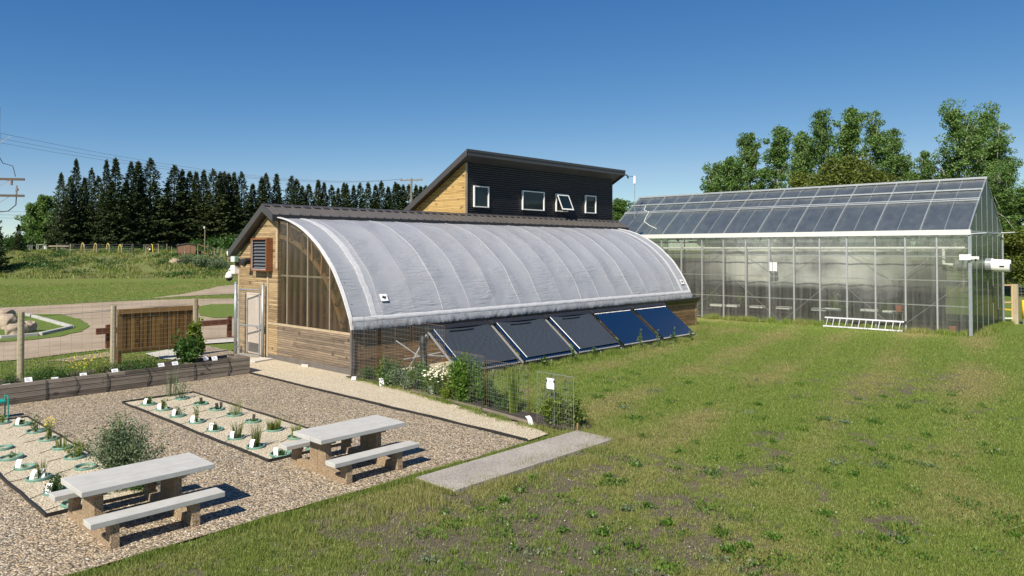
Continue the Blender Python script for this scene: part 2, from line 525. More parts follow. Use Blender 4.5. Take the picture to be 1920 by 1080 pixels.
M['palegravel'] = gravelmat('crushed_limestone', [(0, (.5, .42, .29)), (.3, (.7, .6, .43)), (.7, (.84, .75, .58)), (1, (.93, .87, .74))], 44, .9, .08)


def roadmat():
    m, nt, p = newmat('dirt_road')
    co = texco(nt)
    n = nd(nt, 'ShaderNodeTexNoise', i_Scale=.35, i_Detail=8.0, i_Roughness=.6); L(nt, co, n.inputs['Vector'])
    r = ramp(nt, n.outputs[0], [(.3, (.28, .215, .15)), (.5, (.38, .3, .215)), (.7, (.45, .365, .27))])
    n2 = nd(nt, 'ShaderNodeTexNoise', i_Scale=18, i_Detail=6.0, i_Roughness=.8); L(nt, co, n2.inputs['Vector'])
    r2 = ramp(nt, n2.outputs[0], [(.35, (.7, .7, .7)), (.65, (1.1, 1.08, 1.05))])
    L(nt, mixc(nt, 1.0, r.outputs[0], r2.outputs[0], 'MULTIPLY'), p.inputs['Base Color'])
    p.inputs['Roughness'].default_value = .95
    b = nd(nt, 'ShaderNodeBump', i_Strength=.5, i_Distance=.03); L(nt, n2.outputs[0], b.inputs['Height']); L(nt, b.outputs[0], p.inputs['Normal'])
    return m


M['road'] = roadmat()


def groundmat():
    m, nt, p = newmat('lawn_ground')
    def at(n):
        a = nd(nt, 'ShaderNodeAttribute'); a.attribute_name = n
        return a.outputs['Fac']
    co = texco(nt)
    nb = nd(nt, 'ShaderNodeTexNoise', i_Scale=7, i_Detail=9.0, i_Roughness=.75); L(nt, co, nb.inputs['Vector'])
    ns = nd(nt, 'ShaderNodeTexNoise', i_Scale=40, i_Detail=5.0, i_Roughness=.8); L(nt, co, ns.inputs['Vector'])
    soil = ramp(nt, ns.outputs[0], [(.3, (.085, .07, .052)), (.55, (.155, .13, .098)), (.75, (.24, .205, .155))]).outputs[0]
    gr = ramp(nt, nb.outputs[0], [(.25, (.06, .095, .017)), (.5, (.125, .18, .033)), (.75, (.2, .265, .06))]).outputs[0]
    dry = ramp(nt, nb.outputs[0], [(.25, (.1, .095, .03)), (.5, (.185, .17, .06)), (.75, (.28, .24, .1))]).outputs[0]
    g = mixc(nt, at('dry'), gr, dry)
    g = mixc(nt, at('soil'), g, soil)
    mead = ramp(nt, nb.outputs[0], [(.25, (.06, .08, .025)), (.5, (.13, .15, .05)), (.75, (.24, .23, .12))]).outputs[0]
    g = mixc(nt, at('meadow'), g, mead)
    L(nt, g, p.inputs['Base Color'])
    p.inputs['Roughness'].default_value = .95; p.inputs['Specular IOR Level'].default_value = .15
    b = nd(nt, 'ShaderNodeBump', i_Strength=1.0, i_Distance=.05)
    hh = math_(nt, 'ADD', nb.outputs[0], math_(nt, 'MULTIPLY', ns.outputs[0], .3))
    L(nt, hh, b.inputs['Height']); L(nt, b.outputs[0], p.inputs['Normal'])
    return m


M['ground'] = groundmat()


def blademat():
    m, nt, p = newmat('grass_blades')
    out = [n for n in nt.nodes if n.type == 'OUTPUT_MATERIAL'][0]
    a = nd(nt, 'ShaderNodeAttribute'); a.attribute_name = 'dry'
    g = nd(nt, 'ShaderNodeNewGeometry')
    r1 = ramp(nt, g.outputs['Random Per Island'], [(0, (.08, .13, .02)), (.5, (.17, .245, .04)), (1, (.3, .37, .09))]).outputs[0]
    r2 = ramp(nt, g.outputs['Random Per Island'], [(0, (.17, .165, .055)), (.5, (.31, .29, .11)), (1, (.47, .42, .2))]).outputs[0]
    c = mixc(nt, a.outputs['Fac'], r1, r2)
    L(nt, c, p.inputs['Base Color']); p.inputs['Roughness'].default_value = .55; p.inputs['Specular IOR Level'].default_value = .3
    t = nd(nt, 'ShaderNodeBsdfTranslucent'); L(nt, c, t.inputs[0])
    mx = nd(nt, 'ShaderNodeMixShader'); mx.inputs[0].default_value = .3
    L(nt, p.outputs[0], mx.inputs[1]); L(nt, t.outputs[0], mx.inputs[2]); L(nt, mx.outputs[0], out.inputs[0])
    return m


M['blade'] = blademat()


def covermat():
    m, nt, p = newmat('shade_cloth')
    out = [n for n in nt.nodes if n.type == 'OUTPUT_MATERIAL'][0]
    co = texco(nt)
    n = nd(nt, 'ShaderNodeTexNoise', i_Scale=1.1, i_Detail=5.0); L(nt, co, n.inputs['Vector'])
    wv = nd(nt, 'ShaderNodeTexNoise', i_Scale=1.0, i_Detail=6.0, i_Roughness=.75); L(nt, texco(nt, scale=(6, 60, 60)), wv.inputs['Vector'])
    r = ramp(nt, n.outputs[0], [(.25, (.4, .42, .47)), (.75, (.45, .465, .505))])
    r2 = ramp(nt, wv.outputs[0], [(.35, (.86, .86, .86)), (.65, (1.06, 1.06, 1.06))])
    c = mixc(nt, 1.0, r.outputs[0], r2.outputs[0], 'MULTIPLY')
    L(nt, c, p.inputs['Base Color']); p.inputs['Roughness'].default_value = .42; p.inputs['Specular IOR Level'].default_value = .5
    # fine horizontal wrinkles, strongest in patches
    w1 = nd(nt, 'ShaderNodeTexNoise', i_Scale=1.0, i_Detail=3.0, i_Distortion=.6); L(nt, texco(nt, scale=(1.4, 9, 9)), w1.inputs['Vector'])
    pa = nd(nt, 'ShaderNodeTexNoise', i_Scale=.8, i_Detail=1.0); L(nt, co, pa.inputs['Vector'])
    pr = ramp(nt, pa.outputs[0], [(.42, (.1, .1, .1)), (.62, (1, 1, 1))])
    h = math_(nt, 'MULTIPLY', w1.outputs[0], pr.outputs[0])
    b = nd(nt, 'ShaderNodeBump', i_Strength=.9, i_Distance=.06); L(nt, h, b.inputs['Height']); L(nt, b.outputs[0], p.inputs['Normal'])
    t = nd(nt, 'ShaderNodeBsdfTranslucent'); L(nt, c, t.inputs[0])
    mx = nd(nt, 'ShaderNodeMixShader'); mx.inputs[0].default_value = .22
    L(nt, p.outputs[0], mx.inputs[1]); L(nt, t.outputs[0], mx.inputs[2]); L(nt, mx.outputs[0], out.inputs[0])
    return m


M['cover'] = covermat()
M['skirt'] = plain('cover_skirt', (.3, .31, .335), .5, 0, .25, 5, 1.0, 6)
M['coverwhite'] = plain('cover_white_edge', (.66, .66, .67), .45, 0, .1, 5, .3, 8)
M['seam'] = plain('cover_seam_white', (.5, .505, .53), .5)
M['seampink'] = plain('cover_seam_pink', (.4, .37, .39), .5)
M['endglaze'] = glass_sheet('end_polycarbonate', (.76, .7, .6), 1, (.4, .34, .27), .12, .14, .06, spec=.35)
M['wallglaze'] = glass_sheet('wall_polycarbonate', (.8, .82, .78), 1, (.62, .62, .6), .10, .05, .16, .8, (3, 3, .12))
M['gableglaze'] = glass_sheet('gable_polycarbonate', (.4, .48, .35), 1, (.14, .18, .11), .3, .2, .1, .1)
M['roofglaze'] = glass_sheet('roof_polycarbonate', (.42, .46, .45), 1, (.21, .24, .225), .36, .35, .12, .17)


def filmmat():
    m, nt, p = newmat('grey_collector_film')
    p.inputs['Base Color'].default_value = (.045, .053, .062, 1)
    p.inputs['Roughness'].default_value = .36
    co = texco(nt, scale=(3.5, .8, .8), rot=(0, 0, .35))
    n = nd(nt, 'ShaderNodeTexNoise', i_Scale=2.4, i_Detail=6.0, i_Roughness=.6, i_Distortion=.4); L(nt, co, n.inputs['Vector'])
    b = nd(nt, 'ShaderNodeBump', i_Strength=.55, i_Distance=.05); L(nt, n.outputs[0], b.inputs['Height']); L(nt, b.outputs[0], p.inputs['Normal'])
    return m


M['film'] = filmmat()
M['capdark'] = plain('dull_cap', (.1, .105, .11), .45, .3, .2)
M['louvre'] = plain('grey_louvre', (.11, .12, .135), .5, .1, .1)
def glaremat():
    # painted glare of the glass wall: milky in soft patches, clear low down
    m, nt, p = newmat('painted_wall_glare')
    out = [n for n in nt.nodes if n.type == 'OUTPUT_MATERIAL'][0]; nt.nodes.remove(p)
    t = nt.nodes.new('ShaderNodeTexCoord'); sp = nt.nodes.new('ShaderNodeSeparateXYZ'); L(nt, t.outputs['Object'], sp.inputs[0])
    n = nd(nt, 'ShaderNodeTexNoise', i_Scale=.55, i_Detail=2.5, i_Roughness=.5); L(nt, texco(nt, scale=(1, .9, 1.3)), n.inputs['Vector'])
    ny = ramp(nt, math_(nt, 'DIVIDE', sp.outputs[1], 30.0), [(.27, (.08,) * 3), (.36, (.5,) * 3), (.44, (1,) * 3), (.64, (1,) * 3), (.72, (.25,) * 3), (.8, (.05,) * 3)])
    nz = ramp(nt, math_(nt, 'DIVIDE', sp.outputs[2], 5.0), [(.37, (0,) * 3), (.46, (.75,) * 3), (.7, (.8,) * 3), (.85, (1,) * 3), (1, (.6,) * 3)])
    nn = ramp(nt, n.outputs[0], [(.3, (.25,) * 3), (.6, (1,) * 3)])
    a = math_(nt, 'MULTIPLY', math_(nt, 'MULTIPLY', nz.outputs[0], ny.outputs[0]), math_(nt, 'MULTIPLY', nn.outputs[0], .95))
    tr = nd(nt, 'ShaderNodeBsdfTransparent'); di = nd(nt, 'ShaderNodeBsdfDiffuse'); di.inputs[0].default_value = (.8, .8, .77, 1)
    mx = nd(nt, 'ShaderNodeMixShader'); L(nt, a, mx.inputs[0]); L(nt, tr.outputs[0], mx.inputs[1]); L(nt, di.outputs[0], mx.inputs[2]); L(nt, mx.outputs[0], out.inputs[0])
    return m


M['glare'] = glaremat()
m_, nt_, p_ = newmat('blue_tube_glass')
p_.inputs['Base Color'].default_value = (.003, .018, .06, 1); p_.inputs['Roughness'].default_value = .1
p_.inputs['Specular IOR Level'].default_value = .35
M['tube'] = m_

# ================================================================== TERRAIN
def hgt(x, y):
    x = np.asarray(x, float); y = np.asarray(y, float)
    s = .728 * x + .686 * y
    lat = (.686 * x - .728 * y) / np.maximum(s, 1)
    left = sstep(-.05, -.25, lat)
    s0 = 101 + 6 * (fbm(x / 14, y / 14, 2) - .5)
    h = 3.6 * sstep(0, 27, s - s0) + 1.0 * (fbm(x / 9, y / 9, 3) - .5) * sstep(0, 10, s - s0) * sstep(45, 20, s - s0)
    # a rougher mound on the right part of the slope
    mx, my = 53.5, 107.0
    h = h + 1.1 * np.exp(-(((x - mx) * .97 - (y - my) * .2) / 8.5) ** 2 - ((s - 113.5) / 6) ** 2) * sstep(0, 6, s - s0)
    # small rise towards the gable so the path climbs to the door
    return h * left + .0 * x


def hz(x, y):
    return float(hgt(x, y))


# yard rectangle (gravel) and other places without lawn
def in_yard(x, y):
    return ((x > -6) & (x < 13.3) & (y > 10.12) & (y < 22.4)) | ((x > 8.05) & (x < 12.6) & (y > 8.85) & (y < 9.95))


def attrs_at(x, y):
    x = np.asarray(x, float); y = np.asarray(y, float)
    r = np.hypot(x, y)
    n1 = fbm(x * 1.5, y * 1.5, 4); n2 = fbm(x * .45 + 40, y * .45 + 11, 3); n3 = fbm(x * .22 + 5, y * .22 + 70, 3); n4 = fbm(x * 4.5 + 3, y * 4.5 + 31, 3)
    bias = .40 * np.exp(-((x - 5.5) / 4.4) ** 2 - ((y - 6.4) / 2.9) ** 2) + .26 * np.exp(-((x - 10.5) / 4) ** 2 - ((y - 6.6) / 2.0) ** 2) + .2 * np.exp(-((x - 24) / 5) ** 2 - ((y - 6.5) / 1.6) ** 2)
    so = .60 * n1 + .40 * n4 + bias * .62 - .06
    soil = sstep(.55, .66, so + .16 * (fbm(x * 11, y * 11, 2) - .5))
    soil = soil * sstep(34, 24, r)
    edge = np.exp(-((y - 10.05) / .16) ** 2) * (x > -6) * (x < 12)
    soil = soil * (1 - edge)
    stripe = .5 + .5 * np.sin((y * .985 + x * -.17 + .05 * np.sin(x * .5)) * 2 * math.pi / 2.6)
    lawn_r = sstep(11, 16, x) * (y < 17)
    dry = np.clip(.33 + 1.5 * (n2 - .5) + 1.1 * (n3 - .5) + .25 * lawn_r * 3.4 * (stripe - .5) + .3 * np.exp(-((x - 6) / 6) ** 2 - ((y - 7) / 3.5) ** 2) - .12 * lawn_r, 0, 1)
    dry = dry * np.where((y > 17) & (r < 75), .75, 1)
    dry = np.where((r > 60), dry * .8, dry)
    dry = dry * (1 - edge * .9)
    s = .728 * x + .686 * y
    lat = (.686 * x - .728 * y) / np.maximum(s, 1)
    mead = sstep(98, 104, s + 6 * (n2 - .5)) * (lat < 0)
    return soil, dry, mead


def build_ground():
    az_f = np.linspace(R(-22), R(112), 760)
    az_c = np.linspace(R(112), R(338), 50)[1:-1]
    az = np.concatenate([az_f, az_c])
    rad = np.concatenate([[0.5], np.geomspace(2.5, 160, 560), np.geomspace(168, 2600, 26)])
    A, Rr = np.meshgrid(az, rad)
    X = Rr * np.cos(A); Y = Rr * np.sin(A)
    n1 = fbm(X * 2.3, Y * 2.3, 3)
    Z = hgt(X, Y) + np.where(in_yard(X, Y), -.03, .035 * (n1 - .5) - .012)
    Z = np.where((Y > 16) & (X < 45) & (Z < .02), -.03, Z)
    na, nr = len(az), len(rad)
    V = np.stack([X, Y, Z], -1).reshape(-1, 3)
    idx = np.arange(nr * na).reshape(nr, na)
    a = idx[:-1, :]; b = idx[1:, :]
    F = np.stack([a, b, np.roll(b, -1, 1), np.roll(a, -1, 1)], -1).reshape(-1, 4)
    so, dr, me = attrs_at(V[:, 0], V[:, 1])
    o = npmesh('ground', V, F, M['ground'], k=4, attrs=dict(soil=so, dry=dr, meadow=me), smooth=True)
    tag(o, kind='structure')
    # flip if needed so that normals point up
    me_ = o.data
    if me_.polygons[2000].normal.z < 0: me_.flip_normals()


build_ground()


def blob_poly(pts, wob=.25, sub=7, seed=0):
    """organic outline through the points"""
    out = []
    n = len(pts)
    rr = random.Random(seed)
    for i in range(n):
        a = Vector(pts[i][:2]); b = Vector(pts[(i + 1) % n][:2])
        d = b - a; nn = Vector((-d.y, d.x)).normalized()
        k = max(2, min(60, int(d.length / (sub * .1))))
        for j in range(k):
            t = j / k
            p = a + d * t
            if wob: p = p + nn * (wob * 3.2 * (float(fbm(np.array([p.x * 1.1 + seed * 7]), np.array([p.y * 1.1 + 30]), 3)[0]) - .5) * (1 if 0 < j else .5))
            out.append((p.x, p.y))
    return out


def sheet(name, pts, z, mat, wob=0.0, sub=7, seed=0, kind='structure'):
    from mathutils.geometry import tessellate_polygon
    P = blob_poly(pts, wob, sub, seed) if wob else [tuple(p[:2]) for p in pts]
    vs = [Vector((p[0], p[1], 0)) for p in P]
    tris = tessellate_polygon([vs])
    me = bpy.data.meshes.new(name)
    me.from_pydata([(v.x, v.y, z) for v in vs], [], [tuple(t) for t in tris])
    me.materials.append(mat); me.update()
    for p in me.polygons:
        if p.normal.z < 0: me.flip_normals(); break
    o = bpy.data.objects.new(name, me); COL.objects.link(o)
    tag(o, kind=kind)
    return o


def gp(*pix):
    return [tuple(G(x, y)[:2]) for x, y in pix]


# gravel yard, limestone path, planting squares, slab, road
sheet('gravel_yard', [(-6, 10.15), (11.28, 10.15), (11.28, 22.35), (13.2, 22.4), (13.4, 32), (11.9, 31.9), (11.9, 26.6), (-6, 22.9)], .012, M['pebble'], .035, 3, 1)
sheet('limestone_path', [(11.3, 10.2), (12.0, 10.25), (12.32, 11.2), (12.28, 12.2), (12.68, 13.3), (12.6, 14.4), (12.95, 16.2), (12.98, 19.3), (13.33, 19.5), (13.33, 26.9), (12.2, 26.6), (11.9, 24.2), (11.3, 22.5)], .030, M['palegravel'], .03, 3, 2)
sheet('limestone_bed', [(6.88, 12.75), (8.69, 12.75), (8.69, 20.3), (6.88, 20.3)], .030, M['palegravel'])
sheet('limestone_bed', [(3.22, 12.55), (4.74, 12.55), (4.74, 20.2), (3.22, 20.2)], .030, M['palegravel'])
# the part of the strip under the collectors is pale gravel too
sheet('limestone_strip', [(13.4, 17.3), (17.5, 17.2), (20, 17.6), (20, 19.45), (13.4, 19.45)], .018, M['palegravel'], .08, 3, 5)


def edging(name, pts, label):
    m = MB()
    for a, b in zip(pts[:-1], pts[1:]):
        a = Vector((*a, .03)); b = Vector((*b, .03))
        n = max(2, int((b - a).length / .5)); pr = a
        for i in range(1, n + 1):
            q = a.lerp(b, i / n) + Vector((random.uniform(-.012, .012), random.uniform(-.012, .012), random.uniform(-.006, .01))) * (i < n)
            m.bar(pr, q, .022, .07); pr = q
    o = m.build(name, M['rubber'])
    return tag(o, label, 'edging', 'black plastic garden edging')


edging('garden_edging', [(8.7, 12.74), (8.7, 20.32), (6.87, 20.32), (6.87, 12.74), (8.7, 12.74)], 'black plastic edging round the square bed behind the right picnic table')
edging('garden_edging', [(4.75, 12.54), (4.75, 20.22), (3.2, 20.22), (3.2, 12.54), (4.75, 12.54)], 'black plastic edging round the bed behind the front left picnic table')
edging('garden_edging', [(11.29, 10.2), (11.29, 22.3)], 'long black edging strip between brown gravel and pale path')

m = MB(); m.box(8.1, 12.6, 8.93, 9.93, -.05, .055)
o = m.build('concrete_pad', M['slabconc'], bevel=.012); tag(o, kind='structure')

RD = sheet('dirt_road', gp((-260, 582), (0, 577), (50, 575), (120, 571), (210, 566), (300, 562), (360, 560.5), (437, 560), (560, 560), (560, 640), (437, 633), (375, 640), (300, 650), (207, 654), (140, 661), (40, 674), (-260, 700)), .006, M['road'], .14, 5, 3)
sheet('dirt_track', gp((262, 561), (300, 557), (350, 550), (380, 544), (410, 537), (440, 534), (560, 530), (560, 551), (437, 551), (330, 556)), .006, M['road'], .25, 6, 4)
sheet('dirt_patch', gp((85, 677), (140, 668), (200, 660), (212, 662), (212, 668), (180, 672), (130, 678)), .006, M['road'], .12, 4, 6)
sheet('lawn_strip', gp((373, 575), (395, 571), (437, 570.5), (560, 568), (560, 596), (437, 596), (400, 597), (375, 592)), .03, M['ground'], .12, 5, 8)
sheet('sidewalk', gp((272, 664), (300, 673), (330, 676), (372, 668), (376, 646), (437, 642), (470, 640), (470, 632), (437, 635), (375, 640), (330, 654)), .028, M['walkconc'])
isl = gp((50, 590), (110, 590), (150, 600), (170, 612), (155, 622), (110, 632), (60, 638), (-200, 655), (-200, 585))
sheet('lawn_island', isl, .03, M['ground'], .16, 5, 9)

# concrete kerb round the boulder island
kp = [G(x, y) for x, y in ((-240, 650), (0, 636), (75, 630), (135, 616), (50, 592))]
m = MB()
for i, (a, b) in enumerate(zip(kp[:-1], kp[1:])):
    d = (b - a).normalized() * .1
    m.bar(a + Vector((0, 0, .06)), b - d + Vector((0, 0, .06)), .2, .2)
o = m.build('concrete_kerb', M['concrete'], bevel=.02)
tag(o, 'pale concrete kerb bent round the grass with boulders', 'kerb')


# ================================================================== FOLIAGE TOOLS
def leaf_arrays(C, D, N, Ln, Wd, fold=.0):
    """rhombus leaves: centre base C, direction D, side dir N, length, width"""
    n = len(C)
    D = D / np.maximum(np.linalg.norm(D, axis=1, keepdims=True), 1e-6)
    Sd = np.cross(D, N); Sd = Sd / np.maximum(np.linalg.norm(Sd, axis=1, keepdims=True), 1e-6)
    Ln = np.broadcast_to(np.asarray(Ln, float), (n,))[:, None]; Wd = np.broadcast_to(np.asarray(Wd, float), (n,))[:, None]
    V = np.stack([C, C + D * Ln * .5 + Sd * Wd * .5, C + D * Ln, C + D * Ln * .5 - Sd * Wd * .5], 1).reshape(-1, 3)
    F = np.arange(4 * n).reshape(n, 4)
    return V, F


def rdir(n, up=0.0):
    v = rng.normal(size=(n, 3)); v[:, 2] += up
    return v / np.linalg.norm(v, axis=1, keepdims=True)


def join(parts):
    Vs, Fs, k = [], [], 0
    for v, f in parts:
        Vs.append(v); Fs.append(f + k); k += len(v)
    return np.concatenate(Vs), np.concatenate(Fs)


# ================================================================== TREES
def spruce(name, h, rad, seed, loc, label, cat='spruce', group=None, mat='spruce', dens=1.0, bare=.04, sparse=0):
    global rng
    rng = np.random.default_rng(seed)
    t = thing(name, loc, label, cat, group)
    m = MB(); m.tube([(0, 0, -1), (0, 0, h * .3), (0, 0, h * .7), (0, 0, h * .99)], [.2, .16, .09, .015], 7)
    m.build('trunk', M['bark'], t)
    Cs, Ds = [], []
    z = h * bare
    while z < h * .985:
        f = (z / h)
        Rz = rad * (.02 + 1.2 * (1 - f) ** 1.0) * (1 if f < .95 else .6) * rng.uniform(.75, 1.15) * (1 if f > .12 else .9)
        nb = max(5, int(10 * (1 - .45 * f)))
        a0 = rng.uniform(0, 6.28)
        for i in range(nb):
            if rng.random() < sparse: continue
            a = a0 + 6.283 * i / nb + rng.normal() * .22
            Lb = Rz * rng.uniform(.6, 1.18)
            dz = .28 * (f - .35) if f < .75 else .5
            n = max(11, int(Lb / .085 * dens))
            tt = np.sqrt(rng.uniform(.02, 1, n))
            x = np.cos(a) * Lb * tt; y = np.sin(a) * Lb * tt
            zz = z + Lb * (dz * tt + .22 * tt ** 3 - .28 * tt * (1 - f))
            wd = .42 * Lb * (1 - tt) * rng.uniform(-1, 1, n) + rng.normal(size=n) * .07
            c = np.stack([x - np.sin(a) * wd, y + np.cos(a) * wd, zz + rng.normal(size=n) * .06], -1)
            d = np.stack([np.cos(a) + rng.normal(size=n) * .6, np.sin(a) + rng.normal(size=n) * .6, rng.normal(size=n) * .35 - .25 + .5 * f], -1)
            Cs.append(c); Ds.append(d)
        z += h * .010 + .08
    # leader
    n = 110
    c = np.stack([rng.normal(size=n) * .06, rng.normal(size=n) * .06, h * (1 - .07 * rng.random(n) ** 1.0)], -1)
    Cs.append(c); Ds.append(rdir(n, 1.2))
    C = np.concatenate(Cs); D = np.concatenate(Ds)
    n = len(C)
    fz = 1 - .28 * np.clip(C[:, 2] / h, 0, 1)
    V, F = leaf_arrays(C, D, rdir(n, 1.0), rng.uniform(.35, .7, n) * fz, rng.uniform(.2, .36, n) * fz)
    npmesh('crown', V, F, M[mat], t)
    rng = np.random.default_rng(seed + 1)
    return t


def broadleaf(name, h, rad, seed, loc, label, cat='tree', group=None, mat='poplar', leaf=.2, nclump=110, per=110, base=.18, bark='palebark', column=.35, nlimb=9, trunk=.16):
    global rng
    rng = np.random.default_rng(seed); rs = random.Random(seed)
    t = thing(name, loc, label, cat, group)
    m = MB()
    lean = Vector((rs.uniform(-.03, .03), rs.uniform(-.03, .03), 0))
    tp = [Vector((0, 0, -.5)) + lean * 0]
    for i in range(1, 8):
        f = i / 7
        tp.append(Vector((lean.x * h * f + rs.uniform(-.1, .1), lean.y * h * f + rs.uniform(-.1, .1), h * f * .95)))
    m.tube(tp, [trunk * (1 - .9 * i / 7) + .01 for i in range(8)], 7)
    tips = []
    for i in range(nlimb):
        f = base + (.92 - base) * (i + rs.random()) / nlimb
        p0 = tp[min(7, int(f * 7))].lerp(tp[min(7, int(f * 7) + 1)], f * 7 - int(f * 7))
        a = rs.uniform(0, 6.28)
        fr = min(1, max(.0, (f - base * .6) / (1 - base * .6)))
        env = rad * (min(1, fr * 3 + .3) * (1 - fr) ** .5 + .08)
        Lx = env * rs.uniform(.55, 1.1)
        rise = min(Lx * rs.uniform(.7, 1.5) * (1 - column) + column * Lx * 2.0, (h * .97 - p0.z) * rs.uniform(.5, .9))
        p1 = p0 + Vector((math.cos(a) * Lx * .55, math.sin(a) * Lx * .55, rise * .45))
        p2 = p0 + Vector((math.cos(a) * Lx, math.sin(a) * Lx, rise))
        m.tube([p0, p1, p2], [trunk * .38 * (1 - f * .6), trunk * .22, .015], 5)
        tips.append((p0, p1, p2))
    m.build('trunk', M[bark], t, smooth=True)
    Cs, Ds = [], []
    for k in range(nclump):
        if k < nclump * .28:
            f = base + .05 + (.95 - base) * rs.random() ** .8
            q = Vector((lean.x * h * f, lean.y * h * f, h * f * .98)); spread = rad * .34 * (1.15 - f)
            q += Vector((rs.gauss(0, spread), rs.gauss(0, spread), 0))
        else:
            p0, p1, p2 = rs.choice(tips)
            u = rs.uniform(.25, 1.12)
            q = (p0.lerp(p1, u * 2) if u < .5 else p1.lerp(p2, (u - .5) * 2)) + Vector((rs.gauss(0, .35), rs.gauss(0, .35), rs.gauss(0, .5))) * rad * .34
        if q.z > h: q.z = h - rs.random() * 1.5
        cr = rs.uniform(.35, .85) * (rad / 3.2) ** .5
        n = int(per * rs.uniform(.5, 1.4))
        d = rdir(n); rr = cr * rng.uniform(.25, 1, (n, 1)) ** .5
        Cs.append(np.array(q)[None] + d * rr * np.array([1, 1, .8])); Ds.append(d * .6 + rdir(n) + np.array([0, 0, -.25]))
    C = np.concatenate(Cs); D = np.concatenate(Ds); n = len(C)
    V, F = leaf_arrays(C, D, rdir(n, .8), leaf * rng.uniform(.7, 1.3, n), leaf * .85 * rng.uniform(.7, 1.2, n))
    npmesh('crown', V, F, M[mat], t)
    return t


# spruce shelterbelt behind the hill: one prototype per silhouette, then copies
RX = 156.0
SPG = 'spruce trees of the shelterbelt behind the meadow'
tops = [(115, 324), (143, 299), (172, 316), (200, 301), (217, 297), (246, 304), (260, 304), (282, 297), (327, 310), (342, 319), (356, 322), (368, 323), (382, 320), (400, 318), (413, 323), (421, 322), (429, 326), (439, 324), (453, 323), (474, 345), (491, 333), (499, 325), (519, 327), (547, 331), (556, 336), (567, 349), (579, 346), (597, 338), (608, 343), (622, 348), (634, 353), (645, 343), (650, 345), (663, 348), (675, 344), (690, 343), (704, 347), (715, 340), (728, 351), (741, 342), (747, 346), (756, 347), (767, 346), (780, 348), (789, 350), (798, 349)]
protos = [(20.5, 3.6, 101, .04, 0), (20.5, 3.0, 102, .03, .05), (20.0, 4.1, 103, .02, .1), (20.5, 2.6, 104, .05, .08)]
PRO = []
ONES = ['', 'first', 'second', 'third', 'fourth', 'fifth', 'sixth', 'seventh', 'eighth', 'ninth', 'tenth', 'eleventh', 'twelfth', 'thirteenth', 'fourteenth', 'fifteenth']


def spruce_label(i):
    if i < 10: return '%s tall dark spruce from the left end of the shelterbelt' % ONES[i + 1].capitalize()
    if i < 20: return 'dark spruce above the brown shed and lamp pole, %s from left there' % ONES[i - 9]
    if i < 33: return 'dark spruce rising behind the low grey roof, %s right of the gable peak' % ONES[i - 19]
    return 'short dark spruce near the far utility pole, %s counted from the roof slope' % ONES[len(tops) - i]


for i, (px_, py_) in enumerate(tops):
    d = ray(px_, py_)
    Yr = RX + (random.uniform(-1.6, 1.6))
    k = Yr / d.y
    X_, Z_ = d.x * k, CH + d.z * k
    gz = hz(X_, Yr) - .3
    H_ = Z_ - gz
    lab = spruce_label(i)
    if i < 4:
        hh, rr, sd_, ba, sp = protos[i]
        o = spruce('spruce_tree', hh, rr, sd_, (X_, Yr, gz), lab, 'spruce', SPG, bare=ba, sparse=sp)
        PRO.append((o, hh)); o.scale = (H_ / hh,) * 3
    else:
        pr, hh = PRO[(i * 7 + i // 4) % 4]
        s_ = H_ / hh
        wj = random.uniform(1.2, 1.55)
        copy_tree(pr, (X_, Yr, gz), random.uniform(0, 6.28), lab, (s_ * wj, s_ * wj, s_))

# second, hidden row of the shelterbelt shows through the gaps
for j in range(26):
    px_ = 132 + j * 26.0
    d = ray(px_, 400); k = (RX + 7.5) / d.y; X_ = d.x * k
    ytop = 345 + (px_ - 130) * .035 + random.uniform(0, 14)
    gz = hz(X_, RX + 7.5) - .3; H_ = CH + (467 - ytop) / FPX * (d.length * k) * .985 - gz
    pr, hh = PRO[(j * 3) % 4]; s_ = H_ / hh
    copy_tree(pr, (X_, RX + 7.5, gz), random.uniform(0, 6.28), 'shorter dark spruce of the rear row, showing only through gaps of the front row', (s_ * 1.3, s_ * 1.3, s_), group='rear row spruces behind the shelterbelt front row')
# lower understory and the other trees on the left
q = AT(-14, 400, 108); g0 = hz(q.x, q.y) - .5
copy_tree(PRO[2][0], (q.x, q.y, g0), 1.0, 'nearer dark spruce cut by the left edge behind the power pole arms', (.56, .56, (CH + (467 - 366) / FPX * 108 - g0) / 20.0), group='dark conifers outside the shelterbelt row')
q = AT(35, 430, 125); g0 = hz(q.x, q.y) - .5
copy_tree(PRO[3][0], (q.x, q.y, g0), 2.0, 'small dark conifer between left spruce and round green tree', (.42, .42, (CH + (467 - 421) / FPX * 125 - g0) / 20.5), group='dark conifers outside the shelterbelt row')
q = AT(82, 440, 146); g0 = hz(q.x, q.y) - .5
broadleaf('deciduous_tree', 11.6, 4.0, 55, (q.x, q.y, g0), 'rounded bright green leafy tree left of the spruces', 'tree', None, 'poplar', .34, 130, 100, .05, column=.1)
q = AT(60, 450, 148)
broadleaf('deciduous_tree', 8.2, 3.2, 56, (q.x, q.y, hz(q.x, q.y) - .5), 'lower green leafy tree at foot of the rounded tree', 'tree', None, 'poplar', .34, 80, 90, .05, column=.1)


